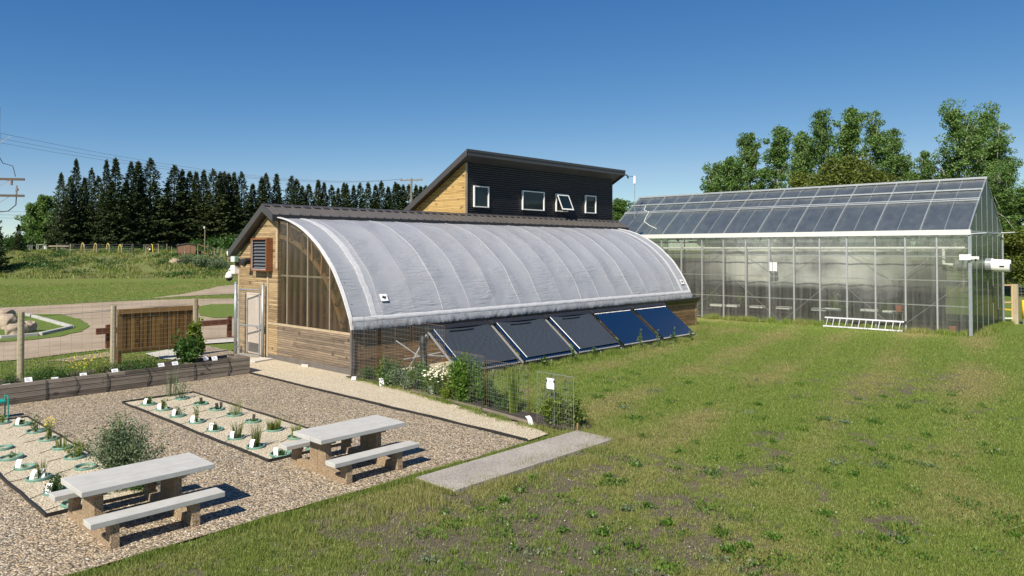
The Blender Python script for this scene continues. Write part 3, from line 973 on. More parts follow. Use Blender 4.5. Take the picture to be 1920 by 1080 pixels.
def bush(name, h, rad, seed, loc, label, mat='green', leaf=.12, n=1500, cat='bush', group=None, stems=12, parts=True):
    global rng
    rng = np.random.default_rng(seed); rs = random.Random(seed)
    t = thing(name, loc, label, cat, group)
    m = MB(); Cs = []; Ds = []
    for i in range(stems):
        a = rs.uniform(0, 6.28); rr = rad * rs.uniform(.1, .95); hh = h * rs.uniform(.55, 1.0) * (1.1 - .45 * rr / rad)
        p = [Vector((math.cos(a) * rr * .12, math.sin(a) * rr * .12, -.02)), Vector((math.cos(a) * rr * .6, math.sin(a) * rr * .6, hh * .55)), Vector((math.cos(a) * rr, math.sin(a) * rr, hh))]
        m.tube(p, [h * .012, h * .009, h * .004], 4)
        k = n // stems
        u = rng.uniform(.08, 1.02, k) ** .8
        pts = np.array([list(p[0].lerp(p[1], x * 2) if x < .5 else p[1].lerp(p[2], (x - .5) * 2)) for x in u])
        Cs.append(pts + rng.normal(size=(k, 3)) * rad * .13); Ds.append(rdir(k, .55))
    m.build('stem', M['stem'], t)
    C = np.concatenate(Cs); C[:, 2] = np.maximum(C[:, 2], .01)
    D = np.concatenate(Ds); k = len(C)
    V, F = leaf_arrays(C, D, rdir(k, .5), leaf * rng.uniform(.6, 1.4, k), leaf * .5 * rng.uniform(.6, 1.2, k))
    npmesh('foliage', V, F, M[mat], t)
    return t


BG = 'leafy bushes at the foot of the spruces'
fb = bush('leafy_bush', 3.0, 2.6, 61, (0, 0, 0), 'bright green bush below the spruces just right of the lamp pole', 'green', .4, 2600, group=BG, stems=16)
for i, (px_, py_, dd, s_, lab) in enumerate([(402, 470, 140, 1.0, None), (433, 472, 138, 1.05, 'olive green bush at the spruce foot left of the wooden gable'), (368, 466, 142, .8, 'small green bush at the spruce foot behind the brown shed'), (458, 452, 150, 1.2, 'tall bright green bush showing behind the gable roof edge'), (20, 460, 135, 1.1, 'dark green bush under the left edge spruce'), (52, 462, 140, 1.2, 'dark green bush below the rounded tree near the white frames')]):
    q = AT(px_, py_, dd); l = (q.x, q.y, hz(q.x, q.y) - .3)
    if i == 0: fb.location = l
    else: copy_tree(fb, l, i * 1.3, lab, (s_, s_, s_))

# poplars behind the glass greenhouse
PG = 'tall poplars behind the glass greenhouse'
PL = [  # px, top y, distance, radius, label
    (1345, 298, 84, 2.6, 'low left poplar with round top at left end of the greenhouse trees'),
    (1372, 284, 80, 2.7, 'bushy poplar second from the left above the glass roof'),
    (1408, 243, 86, 2.5, 'slim poplar third from the left above the glass roof'),
    (1456, 233, 82, 2.6, 'slim airy poplar with pale trunk showing above the glass roof'),
    (1508, 235, 88, 2.6, 'poplar forming the left shoulder of the central tall group'),
    (1545, 204, 84, 3.1, 'tall poplar with dead grey branches in the central group'),
    (1588, 198, 88, 3.2, 'tallest pointed poplar of the central group'),
    (1646, 194, 82, 3.2, 'tall pointed poplar right of the central group'),
    (1672, 240, 86, 2.9, 'broader lower poplar right of the central pointed one'),
    (1706, 280, 90, 2.2, 'short poplar in the gap left of the tallest right tree'),
    (1738, 282, 84, 2.3, 'short poplar touching the tallest right tree'),
    (1770, 300, 80, 2.8, 'low side poplar beneath the tallest right tree'),
    (1806, 181, 76, 3.6, 'tallest poplar of all with uneven crown above the roof end'),
    (1838, 190, 78, 3.2, 'twin top beside the tallest poplar above the roof end'),
    (1868, 215, 74, 2.8, 'slender poplar just beyond the greenhouse gable'),
    (1890, 290, 70, 2.6, 'lower poplar beyond the gable at the right edge')]
pp = []
for i, (px_, py_, dd, rr, lab) in enumerate(PL):
    q = AT(px_, 467, dd); H_ = CH + (467 - py_) / FPX * dd
    if i in (0, 2, 5, 7, 12):
        o = broadleaf('poplar_tree', H_, rr * .86, 200 + i, (q.x, q.y, 0), lab, 'poplar', PG, 'poplar', .2, 215, 82, .1, column=.85, nlimb=30, trunk=.22)
        pp.append((o, H_, rr * .95))
    else:
        o, h0, r0 = pp[-1 if i % 2 else -2 if len(pp) > 1 else -1]
        copy_tree(o, (q.x, q.y, 0), random.uniform(0, 6.28), lab, (rr / r0, rr / r0, H_ / h0))
OG = 'olive green shrubs between the poplars'
ol = [(1545, 330, 70, 'olive shrub low between left and central poplars'), (1595, 292, 72, 'rounded olive yellow shrub in front of the central poplars'), (1510, 325, 76, 'olive shrub left of the rounded one above the roof'), (1640, 318, 70, 'olive shrub right of the rounded one above the roof'), (1896, 432, 62, 'bright green shrub by right edge behind the gable')]
for i, (px_, py_, dd, lab) in enumerate(ol):
    q = AT(px_, 467, dd); H_ = CH + (467 - py_) / FPX * dd
    if i == 0:
        o0 = broadleaf('olive_shrub', H_, 3.3, 240, (q.x, q.y, 0), lab, 'shrub', OG, 'olive', .24, 220, 60, .1, column=.2); h0 = H_
    else: copy_tree(o0, (q.x, q.y, 0), i * 1.7, lab, (1, 1, H_ / h0))
for i, (px_, py_, dd, rr, lab) in enumerate([(1162, 367, 95, 3.4, 'round green tree between black building and glass greenhouse'), (1178, 384, 99, 2.6, 'lower green tree touching the left end of the glass roof'), (1925, 350, 66, 4, 'green tree at right edge above the wooden gate'), (1905, 440, 72, 3.4, 'low green tree behind the wooden gate at right')]):
    q = AT(px_, 467, dd); H_ = CH + (467 - py_) / FPX * dd
    o, h0, r0 = pp[0] if i < 2 else pp[2]
    s_ = rr / r0
    copy_tree(o, (q.x, q.y, 0), i * 2.1, lab, (s_, s_, H_ / h0), group='other trees around the greenhouses')

# ================================================================== ARCHED GREENHOUSE
GX, GE = 13.3, 35.0          # gable plane and far end
YF = 19.5                    # front wall
GHN = thing('arched_greenhouse', (0, 0, 0), 'long greenhouse with wooden gable and curved roof under pale grey shade cloth', 'greenhouse')
# gable siding: left part with sloping top, and the low part below the glazing
YS, YW, YR, YE = 24.1, 27.05, 24.73, 27.3
m = MB()
m.prism([(GX, YS - .0, -.05), (GX, YW, -.05), (GX, YW, 3.75), (GX, YR, 5.32), (GX, YS, 5.0)], (.14, 0, 0))
m.build('gable_wall', M['siding'], GHN)
m = MB(); m.box(GX, GX + .14, YF + .02, YS - .003, .2, 1.3)
m.build('low_gable_wall', M['siding_grey'], GHN)
m = MB(); m.box(GX - .02, GX + .1, YF - .03, 24.9, -.1, .2); m.box(GX - .012, GX + .12, YF - .035, YF + .06, .2, 1.45)
m.build('foundation_skirt', M['found'], GHN)
m = MB(); m.box(GX - .03, GX + .004, YS - .02, YS + .1, 3.3, 5.0); m.box(GX - .03, GX + .004, 24.72, 24.82, .1, 3.25)
m.box(GX - .03, GX + .004, YW - .1, YW + .012, -.02, 3.75)
m.build('corner_trim', M['studgrey'], GHN)
# arch profile (Y, z) from the low front up to the roof edge
APR = [(19.42, 1.45), (19.55, 1.85), (19.82, 2.35), (20.13, 2.85), (20.5, 3.32), (20.95, 3.75), (21.45, 4.14), (22.0, 4.48), (22.65, 4.78), (23.35, 5.0), (24.15, 5.14)]


def arch_pt(t, off=0.0):
    """t 0..1 along the profile; off pushes outwards"""
    f = t * (len(APR) - 1); i = min(len(APR) - 2, int(f)); u = f - i
    # catmull
    def P(k): k = max(0, min(len(APR) - 1, k)); return APR[k]
    p0, p1, p2, p3 = P(i - 1), P(i), P(i + 1), P(i + 2)
    r = []
    for c in (0, 1):
        a, b, d, e = p0[c], p1[c], p2[c], p3[c]
        r.append(.5 * (2 * b + (d - a) * u + (2 * a - 5 * b + 4 * d - e) * u * u + (3 * b - 3 * d + e - a) * u ** 3))
    if off:
        q0 = arch_pt(max(0, t - .01)); q1 = arch_pt(min(1, t + .01))
        dy, dz = q1[0] - q0[0], q1[1] - q0[1]
        l = math.hypot(dy, dz)
        return (r[0] - dz / l * off, r[1] + dy / l * off)
    return tuple(r)


# end glazing with mullions
NA = 24
prof = [arch_pt(i / NA, -.05) for i in range(NA + 1)]
pts = [(GX + .03, y, z) for y, z in prof]
pts = [(GX + .03, YF + .05, 1.34)] + pts[1:] + [(GX + .03, YS - .02, 5.06), (GX + .03, YS - .02, 3.2), (GX + .03, 24.75, 3.2), (GX + .03, 24.75, 1.34)]
m = MB(); m.poly(pts)
gz_ = m.build('end_glazing', M['endglaze'], GHN)


def top_at(y):
    best = 1.4
    for i in range(200):
        a = arch_pt(i / 200, -.06); b = arch_pt((i + 1) / 200, -.06)
        if min(a[0], b[0]) <= y <= max(a[0], b[0]): best = a[1]
    return best


for i in range(12):
    y = 24.45 - i * .42
    if y < 19.75: break
    tz = 3.2 if y > YS else top_at(y)
    m = MB(); m.box(GX + .16, GX + .2, y - .085, y + .085, 1.34, tz)
    m.build('stud', M['stud'], GHN)
for y in (23.45, 22.1, 20.75):
    m = MB(); m.box(GX + .0, GX + .028, y - .022, y + .022, 1.34, top_at(y))
    m.build('mullion', M['mull'], GHN)
m = MB(); m.box(GX - .02, GX + .05, YF + .03, 24.78, 1.27, 1.345); m.build('sill', M['studgrey'], GHN)
# laminated timber arches inside
def arch_rib(x, w, o1, o2, mat, name, t0=0.0, t1=1.0):
    m = MB(); n = 26
    a = [arch_pt(t0 + (t1 - t0) * i / n, o1) for i in range(n + 1)]
    b = [arch_pt(t0 + (t1 - t0) * i / n, o2) for i in range(n + 1)]
    vs = []
    for i in range(n + 1):
        vs += [(x, a[i][0], a[i][1]), (x + w, a[i][0], a[i][1]), (x + w, b[i][0], b[i][1]), (x, b[i][0], b[i][1])]
    fs = []
    for i in range(n):
        k = 4 * i
        for j in range(4):
            fs.append((k + j, k + (j + 1) % 4, k + 4 + (j + 1) % 4, k + 4 + j))
    fs += [(0, 1, 2, 3), (4 * n, 4 * n + 3, 4 * n + 2, 4 * n + 1)]
    m.add(vs, fs)
    return m.build(name, mat, GHN)


for k in range(3):
    xx = GX + .055 + k * 1.35
    arch_rib(xx, .08, -.60, -.74, M['ribwood'], 'arch_rib', .06, 1)
    arch_rib(xx, .08, -.1, -.2, M['ribwood'], 'arch_rib')
    m = MB()
    for j in range(7):
        a = arch_pt(.1 + j * .125, -.65); b = arch_pt(.16 + j * .125, -.16)
        m.bar((xx + .02, *a), (xx + .02, *b), .04, .16)
        c = arch_pt(min(1, .225 + j * .125), -.65)
        m.bar((xx + .07, *b), (xx + .07, *c), .03, .05)
    m.build('truss_web', M['stud'], GHN)
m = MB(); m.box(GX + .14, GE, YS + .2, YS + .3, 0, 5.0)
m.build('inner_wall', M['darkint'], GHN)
m = MB()
for k in range(9): m.box(GX + 1.9, GX + 2.0, 20.3 + k * .46, 20.5 + k * .46, 0, top_at(20.3 + k * .46) - .7)
m.build('inner_partition', M['siding_x'], GHN)
m = MB(); m.box(GX + .15, GE - .1, YF + .2, YS + .1, .02, .06); m.build('inner_floor', M['soil'], GHN)
m = MB(); m.box(GX + .13, GX + .17, 20.75, 24.6, 3.02, 3.08); m.build('girt', M['white'], GHN)

# front wall under the curve
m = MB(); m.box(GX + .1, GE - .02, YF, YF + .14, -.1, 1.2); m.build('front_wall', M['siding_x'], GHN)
m = MB(); m.prism([(GX + .02, YF - .01, 1.16), (GX + .02, YF - .16, 1.36), (GX + .02, YF - .16, 1.44), (GX + .02, YF + .1, 1.44), (GX + .02, YF + .1, 1.16)], (GE + .1 - GX, 0, 0)); m.build('front_flashing', M['black_metal'], GHN)
m = MB(); m.box(GE - .12, GE, YS, YW, -.1, 3.7); m.box(GE - .12, GE, YF + .15, YS - .003, -.1, 1.3); m.prism([(GE - .12, YS, 3.7), (GE - .12, YW, 3.7), (GE - .12, YR, 5.3), (GE - .12, YS, 5.0)], (.12, 0, 0)); m.box(GE - .14, GE + .012, YF - .012, YF + .05, 0, 1.2)
m.build('far_gable_wall', M['siding'], GHN)
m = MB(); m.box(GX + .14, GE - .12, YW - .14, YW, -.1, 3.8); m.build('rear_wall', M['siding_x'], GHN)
CE = 34.3
m = MB(); m.poly([(CE, *arch_pt(i / NA, -.05)) for i in range(NA + 1)] + [(CE, YS, 1.3)]); m.build('far_end_wall', M['endglaze'], GHN)

# shade cloth, with sag between the ribs
NX, NT = 420, 60
X0, X1 = GX - .03, CE + .02
ribs = [X0 + .02 + k * 1.31 for k in range(17)]
V = np.zeros((NX + 1, NT + 1, 3)); xs = np.linspace(X0, X1, NX + 1)
P0 = np.array([arch_pt(j / NT) for j in range(NT + 1)]); P1 = np.array([arch_pt(j / NT, .1) for j in range(NT + 1)]) - P0
for i, x in enumerate(xs):
    ph = ((x - ribs[0]) / 1.31) % 1.0
    sag = -.35 * math.sin(math.pi * ph) ** 1.0 + .1
    tt = np.arange(NT + 1) / NT
    wr = fbm(np.full(NT + 1, x * 1.3), tt * 26, 3) - .5
    wr2 = fbm(np.full(NT + 1, x * .8 + 9), tt * 5 + 3, 2)
    wr3 = fbm(x * 5 + tt * 0, tt * 4, 2) - .5
    edge = np.sin(np.pi * np.clip(tt * 1.0, 0, 1)) * .9 + .1
    off = sag * edge + .10 * wr * sstep(.45, .7, wr2) + .35 * wr3 * (sstep(.12, .0, tt) + .4 * sstep(.85, 1, tt))
    V[i, :, 0] = x; V[i, :, 1:] = P0 + P1 * off[:, None]
idx = np.arange((NX + 1) * (NT + 1)).reshape(NX + 1, NT + 1)
F = np.stack([idx[:-1, :-1], idx[1:, :-1], idx[1:, 1:], idx[:-1, 1:]], -1).reshape(-1, 4)
cv = npmesh('shade_cloth', V.reshape(-1, 3), F, M['cover'], GHN, smooth=True)
# seams over the ribs
for k in range(1, 16):
    x = ribs[k]
    m = MB()
    ox = random.uniform(-.06, .06)
    w = .010 if k % 3 else .015
    m.tube([(x + ox + .03 * math.sin(j * .5 + k), *arch_pt(j / 40, .012)) for j in range(41)], w / 2, 5)
    m.build('seam', M['seam'] if (k % 3 != 2) else M['seampink'], cv)
# flat hem tapes near both ends and along the bottom
def tape(x, w, mat, name, off=.018, wob=.03):
    m = MB(); n = 50; vs = []; fs = []
    for j in range(n + 1):
        a = arch_pt(j / n, off); b = arch_pt(j / n, off - .03)
        dx = wob * math.sin(j * .7) + wob * .5 * math.sin(j * 1.9)
        vs += [(x + dx, *a), (x + dx + w, *a), (x + dx + w, *b), (x + dx, *b)]
    for j in range(n):
        k = 4 * j
        for q in range(4): fs.append((k + q, k + (q + 1) % 4, k + 4 + (q + 1) % 4, k + 4 + q))
    m.add(vs, fs); return m.build(name, mat, GHN)


tape(GX - .09, .13, M['coverwhite'], 'cloth_edge_trim', .035, .004)
tape(GX + .82, .2, M['seam'], 'hem_tape', .012, .012)
tape(CE - .75, .14, M['seam'], 'hem_tape', .012, .01)
tape(CE - .06, .1, M['coverwhite'], 'cloth_edge_trim', .05, .01)
m = MB(); n = 220
for k in range(2): pass
vs = []; fs = []
for i in range(n + 1):
    x = X0 + (X1 - X0) * i / n
    jz = .012 * math.sin(i * .7) + random.uniform(-.006, .006)
    jz *= .4; vs += [(x, 19.51, 1.84 + jz), (x, 19.46, 1.8 + jz), (x, 19.41, 1.7 + jz), (x, 19.44, 1.66 + jz)]
for i in range(n):
    k = 4 * i
    for q in range(3): fs.append((k + q, k + 4 + q, k + 5 + q, k + 1 + q))
m.add(vs, fs); m.build('bottom_batten', M['seam'], GHN, smooth=True, fix=False)
vs = []; fs = []; n = 700; m = MB()
for i in range(n + 1):
    x = X0 + (X1 - X0) * i / n
    w_ = (float(fbm(np.array([x * 3.1]), np.array([1.3]), 3)[0]) - .5) * .09
    w2 = (float(fbm(np.array([x * 3.1 + .35]), np.array([1.3]), 3)[0]) - .5) * .12
    vs += [(x, 19.41, 1.69), (x, 19.36 + w_ * .5, 1.58), (x, 19.34 + w2, 1.47), (x, 19.37 + w2 * .6, 1.4 + w_ * .25)]
for i in range(n):
    k = 4 * i
    for q in range(3): fs.append((k + q, k + 4 + q, k + 5 + q, k + 1 + q))
m.add(vs, fs); m.build('cloth_skirt', M['skirt'], GHN, smooth=True, fix=False)
# small maker's patches on the cloth
for x, tq in ((14.62, .18), (CE - .55, .16)):
    a = arch_pt(tq, .05); b = arch_pt(tq + .045, .05)
    m = MB(); m.prism([(x, *a), (x + .3, *a), (x + .3, *b), (x, *b)], (0, -.006, .004)); pt = m.build('patch', M['card'], GHN)
    m = MB()
    c = arch_pt(tq + .022, .064)
    uy, uz = (b[0] - a[0]), (b[1] - a[1]); l = math.hypot(uy, uz); uy /= l; uz /= l
    for dx, du, s_ in ((0, 0, .04), (.05, .02, .03), (-.05, .01, .028), (.02, -.035, .025), (-.02, .045, .022)):
        m.box(x + .15 + dx - s_, x + .15 + dx + s_, c[0] + uy * du - .012, c[0] + uy * du + .002, c[1] + uz * du - s_ * .6, c[1] + uz * du + s_ * .6)
    m.build('emblem', M['black_metal'], pt)

# metal roof on the ridge side
RXL = GX - .28
ze = 3.98
m = MB()
m.prism([(RXL, YR, 5.6), (RXL, YE, ze), (RXL, YE, ze - .07), (RXL, YR, 5.53)], (GE + .3 - RXL, 0, 0))
m.prism([(RXL, YR, 5.6), (RXL, YR, 5.53), (RXL, 24.0, 5.19), (RXL, 24.0, 5.24)], (GE + .3 - RXL, 0, 0))
k = RXL + .25
while k < GE + .25:
    m.prism([(k, YR - .07, 5.58), (k, 24.0, 5.245), (k, 24.0, 5.29), (k, YR - .07, 5.625)], (.045, 0, 0))
    m.prism([(k + .03, YR - .07, 5.578), (k + .03, 24.0, 5.243), (k + .03, 24.0, 5.26), (k + .03, YR - .07, 5.595)], (.1, 0, 0))
    k += .42
m.build('roof', M['roofmetal2'], GHN)
m = MB(); m.prism([(RXL - .01, YR + .12, 5.56), (RXL - .01, YR, 5.66), (RXL - .01, YR - .14, 5.57), (RXL - .01, YR, 5.6)], (GE + .33 - RXL, 0, 0)); m.build('ridge_cap', M['fascia'], GHN)
m = MB(); m.prism([(RXL - .02, YR, 5.63), (RXL - .02, YE + .06, ze - .02), (RXL - .02, YE + .06, ze - .3), (RXL - .02, YR, 5.36)], (.05, 0, 0))
m.prism([(RXL - .02, YR, 5.63), (RXL - .02, 23.98, 5.24), (RXL - .02, 23.98, 4.98), (RXL - .02, YR, 5.36)], (.05, 0, 0))
m.prism([(RXL, YR, 5.4), (RXL, YE, ze - .25), (RXL, YE, ze - .27), (RXL, YR, 5.37)], (.3, 0, 0))
m.build('rake_fascia', M['fascia'], GHN)
m = MB(); m.box(RXL, GE + .3, 23.99, 24.02, 5.02, 5.238); m.box(RXL, GE + .3, 24.02, 24.12, 5.02, 5.04); m.build('front_fascia', M['black_metal'], GHN)
# louvred vent box
m = MB(); bx0, by0, by1, bz0, bz1 = GX - .26, 24.44, 25.62, 3.2, 4.4
for a in ((by0, by0 + .07, bz0, bz1), (by1 - .05, by1, bz0, bz1)): m.box(bx0, GX - .003, a[0], a[1], a[2], a[3])
m.box(bx0, GX - .003, by0 + .07, by1 - .05, bz1 - .06, bz1); m.box(bx0, GX - .003, by0 + .07, by1 - .05, bz0, bz0 + .05)
vb = m.build('vent_box', M['redwood'], GHN)
m = MB()
for i in range(9):
    z = bz0 + .12 + i * .118
    m.prism([(bx0 + .05, by0 + .1, z - .03), (bx0 + .05, by1 - .1, z - .03), (bx0 + .15, by1 - .1, z + .07), (bx0 + .15, by0 + .1, z + .07)], (.012, 0, -.012))
m.build('louvre_blades', M['louvre'], vb)
m = MB(); m.box(bx0 + .17, bx0 + .18, by0 + .07, by1 - .05, bz0 + .05, bz1 - .06); m.build('vent_screen', M['black_metal'], vb)
m = MB(); m.box(bx0 + .02, bx0 + .04, by0 + .07, by1 - .05, bz0 + .05, bz0 + .075); m.box(bx0 + .02, bx0 + .04, by1 - .08, by1 - .05, bz0 + .05, bz1 - .06); m.build('vent_trim', M['seampink'], vb)
m = MB()
m.tube([(GX, 25.95, 3.55), (GX - .3, 25.95, 3.55)], .12, 14); m.tube([(GX - .3, 25.95, 3.55), (GX - .42, 25.95, 3.44)], [.13, .15], 14)
m.build('wall_exhaust_hood', M['black_metal'], GHN)
# door
m = MB(); m.box(GX - .03, GX - .004, 25.28, 26.25, .1, 2.3); dr = m.build('door', M['creamdoor'], GHN)
m = MB(); m.box(GX - .045, GX - .032, 25.36, 26.17, .16, .5); m.build('kick_plate', M['kick'], dr)
m = MB(); m.box(GX - .045, GX - .004, 26.25, 26.32, .1, 2.36); m.box(GX - .045, GX - .004, 25.21, 25.28, .1, 2.36); m.box(GX - .045, GX - .004, 25.28, 26.25, 2.3, 2.36); m.build('door_frame', M['creamdoor'], GHN)
m = MB(); m.tube([(GX - .03, 25.4, 1.1), (GX - .09, 25.4, 1.1), (GX - .09, 25.52, 1.1)], .015, 6); m.build('handle', M['galv'], dr)

# fixtures on the gable corner
t = thing('security_camera', (GX, 27.05, 3.0), 'white dome security camera on bracket at left corner of wooden gable', 'camera')
m = MB(); m.box(-.2, -.01, -.03, .3, .05, .37); m.build('junction_box', M['white'], t, bevel=.01)
m = MB(); m.tube([(-.1, .3, .22), (-.1, .5, .24), (-.1, .58, .2), (-.1, .6, .1)], .035, 8); m.build('bracket', M['white'], t, smooth=True)
m = MB(); m.tube([(-.1, .6, .12), (-.1, .6, .06), (-.1, .6, -.06), (-.1, .6, -.13)], [.05, .11, .15, .155], 16); m.build('housing', M['white'], t, smooth=True)
m = MB(); m.sphere((-.1, .6, -.13), .13, 14, 8, (1, 1, 1)); m.build('dome', M['glassdark'], t, smooth=True)
t = thing('flood_light', (GX - .05, 27.0, 3.45), 'small pale green floodlight above the white dome camera', 'lamp')
m = MB(); m.box(-.2, -.05, -.14, .22, .05, .28); m.build('housing', M['teal'], t, bevel=.02)
m = MB(); m.box(-.22, -.2, -.1, .18, .07, .26); m.build('lens', M['card'], t)
m = MB(); m.box(-.12, .04, -.02, .04, -.1, .05); m.build('mount', M['black_metal'], t)
t = thing('eave_sensor', (GX - .15, 27.36, 3.75), 'tiny white sensor bracket hanging from the left roof eave', 'sensor')
m = MB(); m.box(-.03, .03, 0, .3, 0, .05); m.build('arm', M['white'], t)
m = MB(); m.box(-.04, .04, .25, .34, .05, .17); m.build('head', M['white'], t, bevel=.01)

# ================================================================== UPPER BLACK BUILDING
UX0, UX1, UY = 23.29, 35.05, 24.95
UB = thing('black_clad_building', (0, 0, 0), 'tall black corrugated building with sloping shed roof rising behind the arched greenhouse', 'building')
def roofz(y): return 8.44 - (y - 24.44) * (8.44 - 5.87) / (29.0 - 24.44)
# corrugated front
m = MB(); pitch = .105; n = int((8.2 - 5.4) / pitch * 8); vs = []; fs = []
for i in range(n + 1):
    z = 5.4 + (8.2 - 5.4) * i / n
    y = UY - .02 * math.sin(2 * math.pi * z / pitch)
    vs += [(UX0, y, z), (UX1, y, z)]
for i in range(n): fs.append((2 * i, 2 * i + 1, 2 * i + 3, 2 * i + 2))
m.add(vs, fs); m.build('corrugated_wall', M['corr'], UB, smooth=True, fix=False)
m = MB(); m.prism([(UX0 - .02, UY - .02, 3.0), (UX0 - .02, 30, 3.0), (UX0 - .02, 30, roofz(30) - .1), (UX0 - .02, UY - .02, roofz(UY) - .1)], (.1, 0, 0)); m.build('side_wall', M['siding_gold'], UB)
m = MB(); m.prism([(UX1 - .1, UY, 3.0), (UX1 - .1, 34, 3.0), (UX1 - .1, 34, roofz(34) - .1), (UX1 - .1, UY, roofz(UY) - .1)], (.1, 0, 0)); m.build('side_wall', M['corr'], UB)
m = MB(); m.box(UX0, UX1 - .1, 33.9, 34, 0, roofz(34) - .1); m.build('rear_wall', M['corr'], UB)
m = MB(); m.box(UX0 - .04, UX0 + .1, UY - .045, UY - .022, 5.4, roofz(UY) - .12); m.build('corner_trim', M['studgrey'], UB)
m = MB(); Y0, Y1 = 24.42, 34.4
rx0, rx1 = UX0 - .4, UX1 + .42
m.prism([(rx0, Y0, roofz(Y0) + .1), (rx0, Y1, roofz(Y1) + .1), (rx0, Y1, roofz(Y1) - .1), (rx0, Y0, roofz(Y0) - .08)], (rx1 - rx0, 0, 0)); m.build('roof', M['roofmetal'], UB)
m = MB(); m.box(rx0 - .03, rx1 + .03, Y0 - .05, Y0 - .005, roofz(Y0) - .15, roofz(Y0) + .14)
for xx in (rx0 - .045, rx1 + .003):
    m.prism([(xx, Y0 - .05, roofz(Y0) + .14), (xx, Y1, roofz(Y1) + .13), (xx, Y1, roofz(Y1) - .22), (xx, Y0 - .05, roofz(Y0) - .15)], (.042, 0, 0))
m.build('fascia', M['fascia'], UB)
m = MB(); m.box(rx0 - .05, rx1 + .05, Y0 - .075, Y0 - .052, roofz(Y0) + .04, roofz(Y0) + .15); m.build('drip_edge', M['fascia'], UB)


def up_window(x0, x1, z0, z1, op=False):
    f = .05
    m = MB(); y0, y1 = UY - .09, UY + .02
    m.box(x0, x0 + f, y0, y1, z0, z1); m.box(x1 - f, x1, y0, y1, z0, z1); m.box(x0 + f, x1 - f, y0, y1, z0, z0 + f); m.box(x0 + f, x1 - f, y0, y1, z1 - f, z1)
    w = m.build('window', M['white'], UB)
    m = MB(); m.box(x0 + f, x1 - f, UY - .03, UY - .022, z0 + f, z1 - f)
    m.build('pane' if not op else 'opening', M['glassdark'] if not op else M['black_metal'], w)
    if op:
        a = R(24); Hh = z1 - z0 - .04
        def q(v, d=0): return (UY - .1 - math.sin(a) * v - d * math.cos(a), z1 - .02 - math.cos(a) * v + d * math.sin(a) * -1)
        m = MB()
        for (xa, xb, va, vb_) in ((x0 + .01, x0 + .07, 0, Hh), (x1 - .07, x1 - .01, 0, Hh), (x0 + .07, x1 - .07, 0, .07), (x0 + .07, x1 - .07, Hh - .07, Hh)):
            p = [q(va), q(vb_), q(vb_, .04), q(va, .04)]
            m.prism([(xa, *p[0]), (xa, *p[1]), (xa, *p[2]), (xa, *p[3])], (xb - xa, 0, 0))
        sa = m.build('sash', M['white'], w)
        m = MB(); p = [q(.07, .015), q(Hh - .07, .015), q(Hh - .07, .022), q(.07, .022)]
        m.prism([(x0 + .07, *p[0]), (x0 + .07, *p[1]), (x0 + .07, *p[2]), (x0 + .07, *p[3])], (x1 - x0 - .14, 0, 0))
        m.build('pane', M['glassdark'], w)
    return w


def upx(px_, py_):
    d = ray(px_, py_); k = UY / d.y
    return d.x * k, CH + d.z * k


for (a, b, op) in (((887, 348), (915, 389), 0), ((978, 357), (1019, 395), 0), ((1041, 363), (1063, 397), 1), ((1096, 366), (1116, 400), 0)):
    xa, za = upx(*a); xb, zb = upx(*b)
    up_window(xa, xb, zb - .02, za, op)

# ================================================================== GLASS GREENHOUSE
GA, GB_, GC = 38.9, 42.6, 46.3
Y0, Y1 = 7.67, 28.1
ZE, ZR = 4.86, 7.5
GG = thing('glass_greenhouse', (0, 0, 0), 'large clear gable roofed greenhouse with white gutter and grey metal bars', 'greenhouse')
for x, nm in ((GA, 'front_glazing'), (GC, 'rear_glazing')):
    m = MB(); m.poly([(x, Y0, .03), (x, Y1, .03), (x, Y1, ZE - .15), (x, Y0, ZE - .15)]); m.build(nm, M['wallglaze'], GG, fix=False)
for y in (Y0, Y1):
    m = MB(); m.poly([(GA + .02, y, .03), (GC - .02, y, .03), (GC - .02, y, ZE), (GB_, y, ZR - .03), (GA + .02, y, ZE)]); m.build('end_glazing', M['gableglaze'], GG, fix=False)
# gently bowed roof sheets: slightly concave near the eave
def rf(t, side, dz=0.0):
    x = GA - .12 + (GB_ - GA + .12) * t
    z = ZE + (ZR - ZE) * t + dz + .10 * math.sin(math.pi * min(1, t * 1.0)) * (1 - t)
    if side: x = 2 * GB_ - x
    return x, z


for side in (0, 1):
    vs = []; fs = []; n = 16
    for i in range(n + 1):
        x, z = rf(i / n, side); vs += [(x, Y0 - .02, z), (x, Y1, z)]
    for i in range(n): fs.append((2 * i, 2 * i + 1, 2 * i + 3, 2 * i + 2))
    m = MB(); m.add(vs, fs); m.build('roof_glazing', M['roofglaze'], GG, smooth=True, fix=False)
for side in (0, 1):
    for k in range(0, 21):
        y = Y0 + .01 + k * 1.0145
        major = k % 2 == 0
        m = MB(); w = .055 if major else .02
        n = 10
        for i in range(n):
            a = rf(i / n, side, .03 if major else .012); b = rf((i + 1) / n, side, .03 if major else .012)
            m.bar((a[0], y, a[1]), (b[0], y, b[1]), w, .06 if major else .025)
        m.build('roof_bar', M['galv'], GG)
m = MB(); x, z = rf(.76, 0, .07); m.bar((x, Y0 - .03, z), (x, Y1, z), .07, .07); m.build('roof_purlin', M['alu'], GG)
for t_ in (.53, .565):
    m = MB(); x, z = rf(t_, 0, .07); m.bar((x, Y0 - .03, z), (x, Y1, z), .045, .05); m.build('roof_purlin', M['alu'], GG)
m = MB(); m.bar((GB_, Y0 - .04, ZR + .06), (GB_, Y1 + .02, ZR + .06), .14, .1); m.build('ridge_beam', M['alu'], GG)
m = MB(); m.prism([(GA - .16, Y0 - .05, 4.66), (GA - .2, Y0 - .05, 4.9), (GA - .02, Y0 - .05, 4.9), (GA - .02, Y0 - .05, 4.66)], (0, Y1 - Y0 + .1, 0)); m.build('gutter', M['white'], GG)
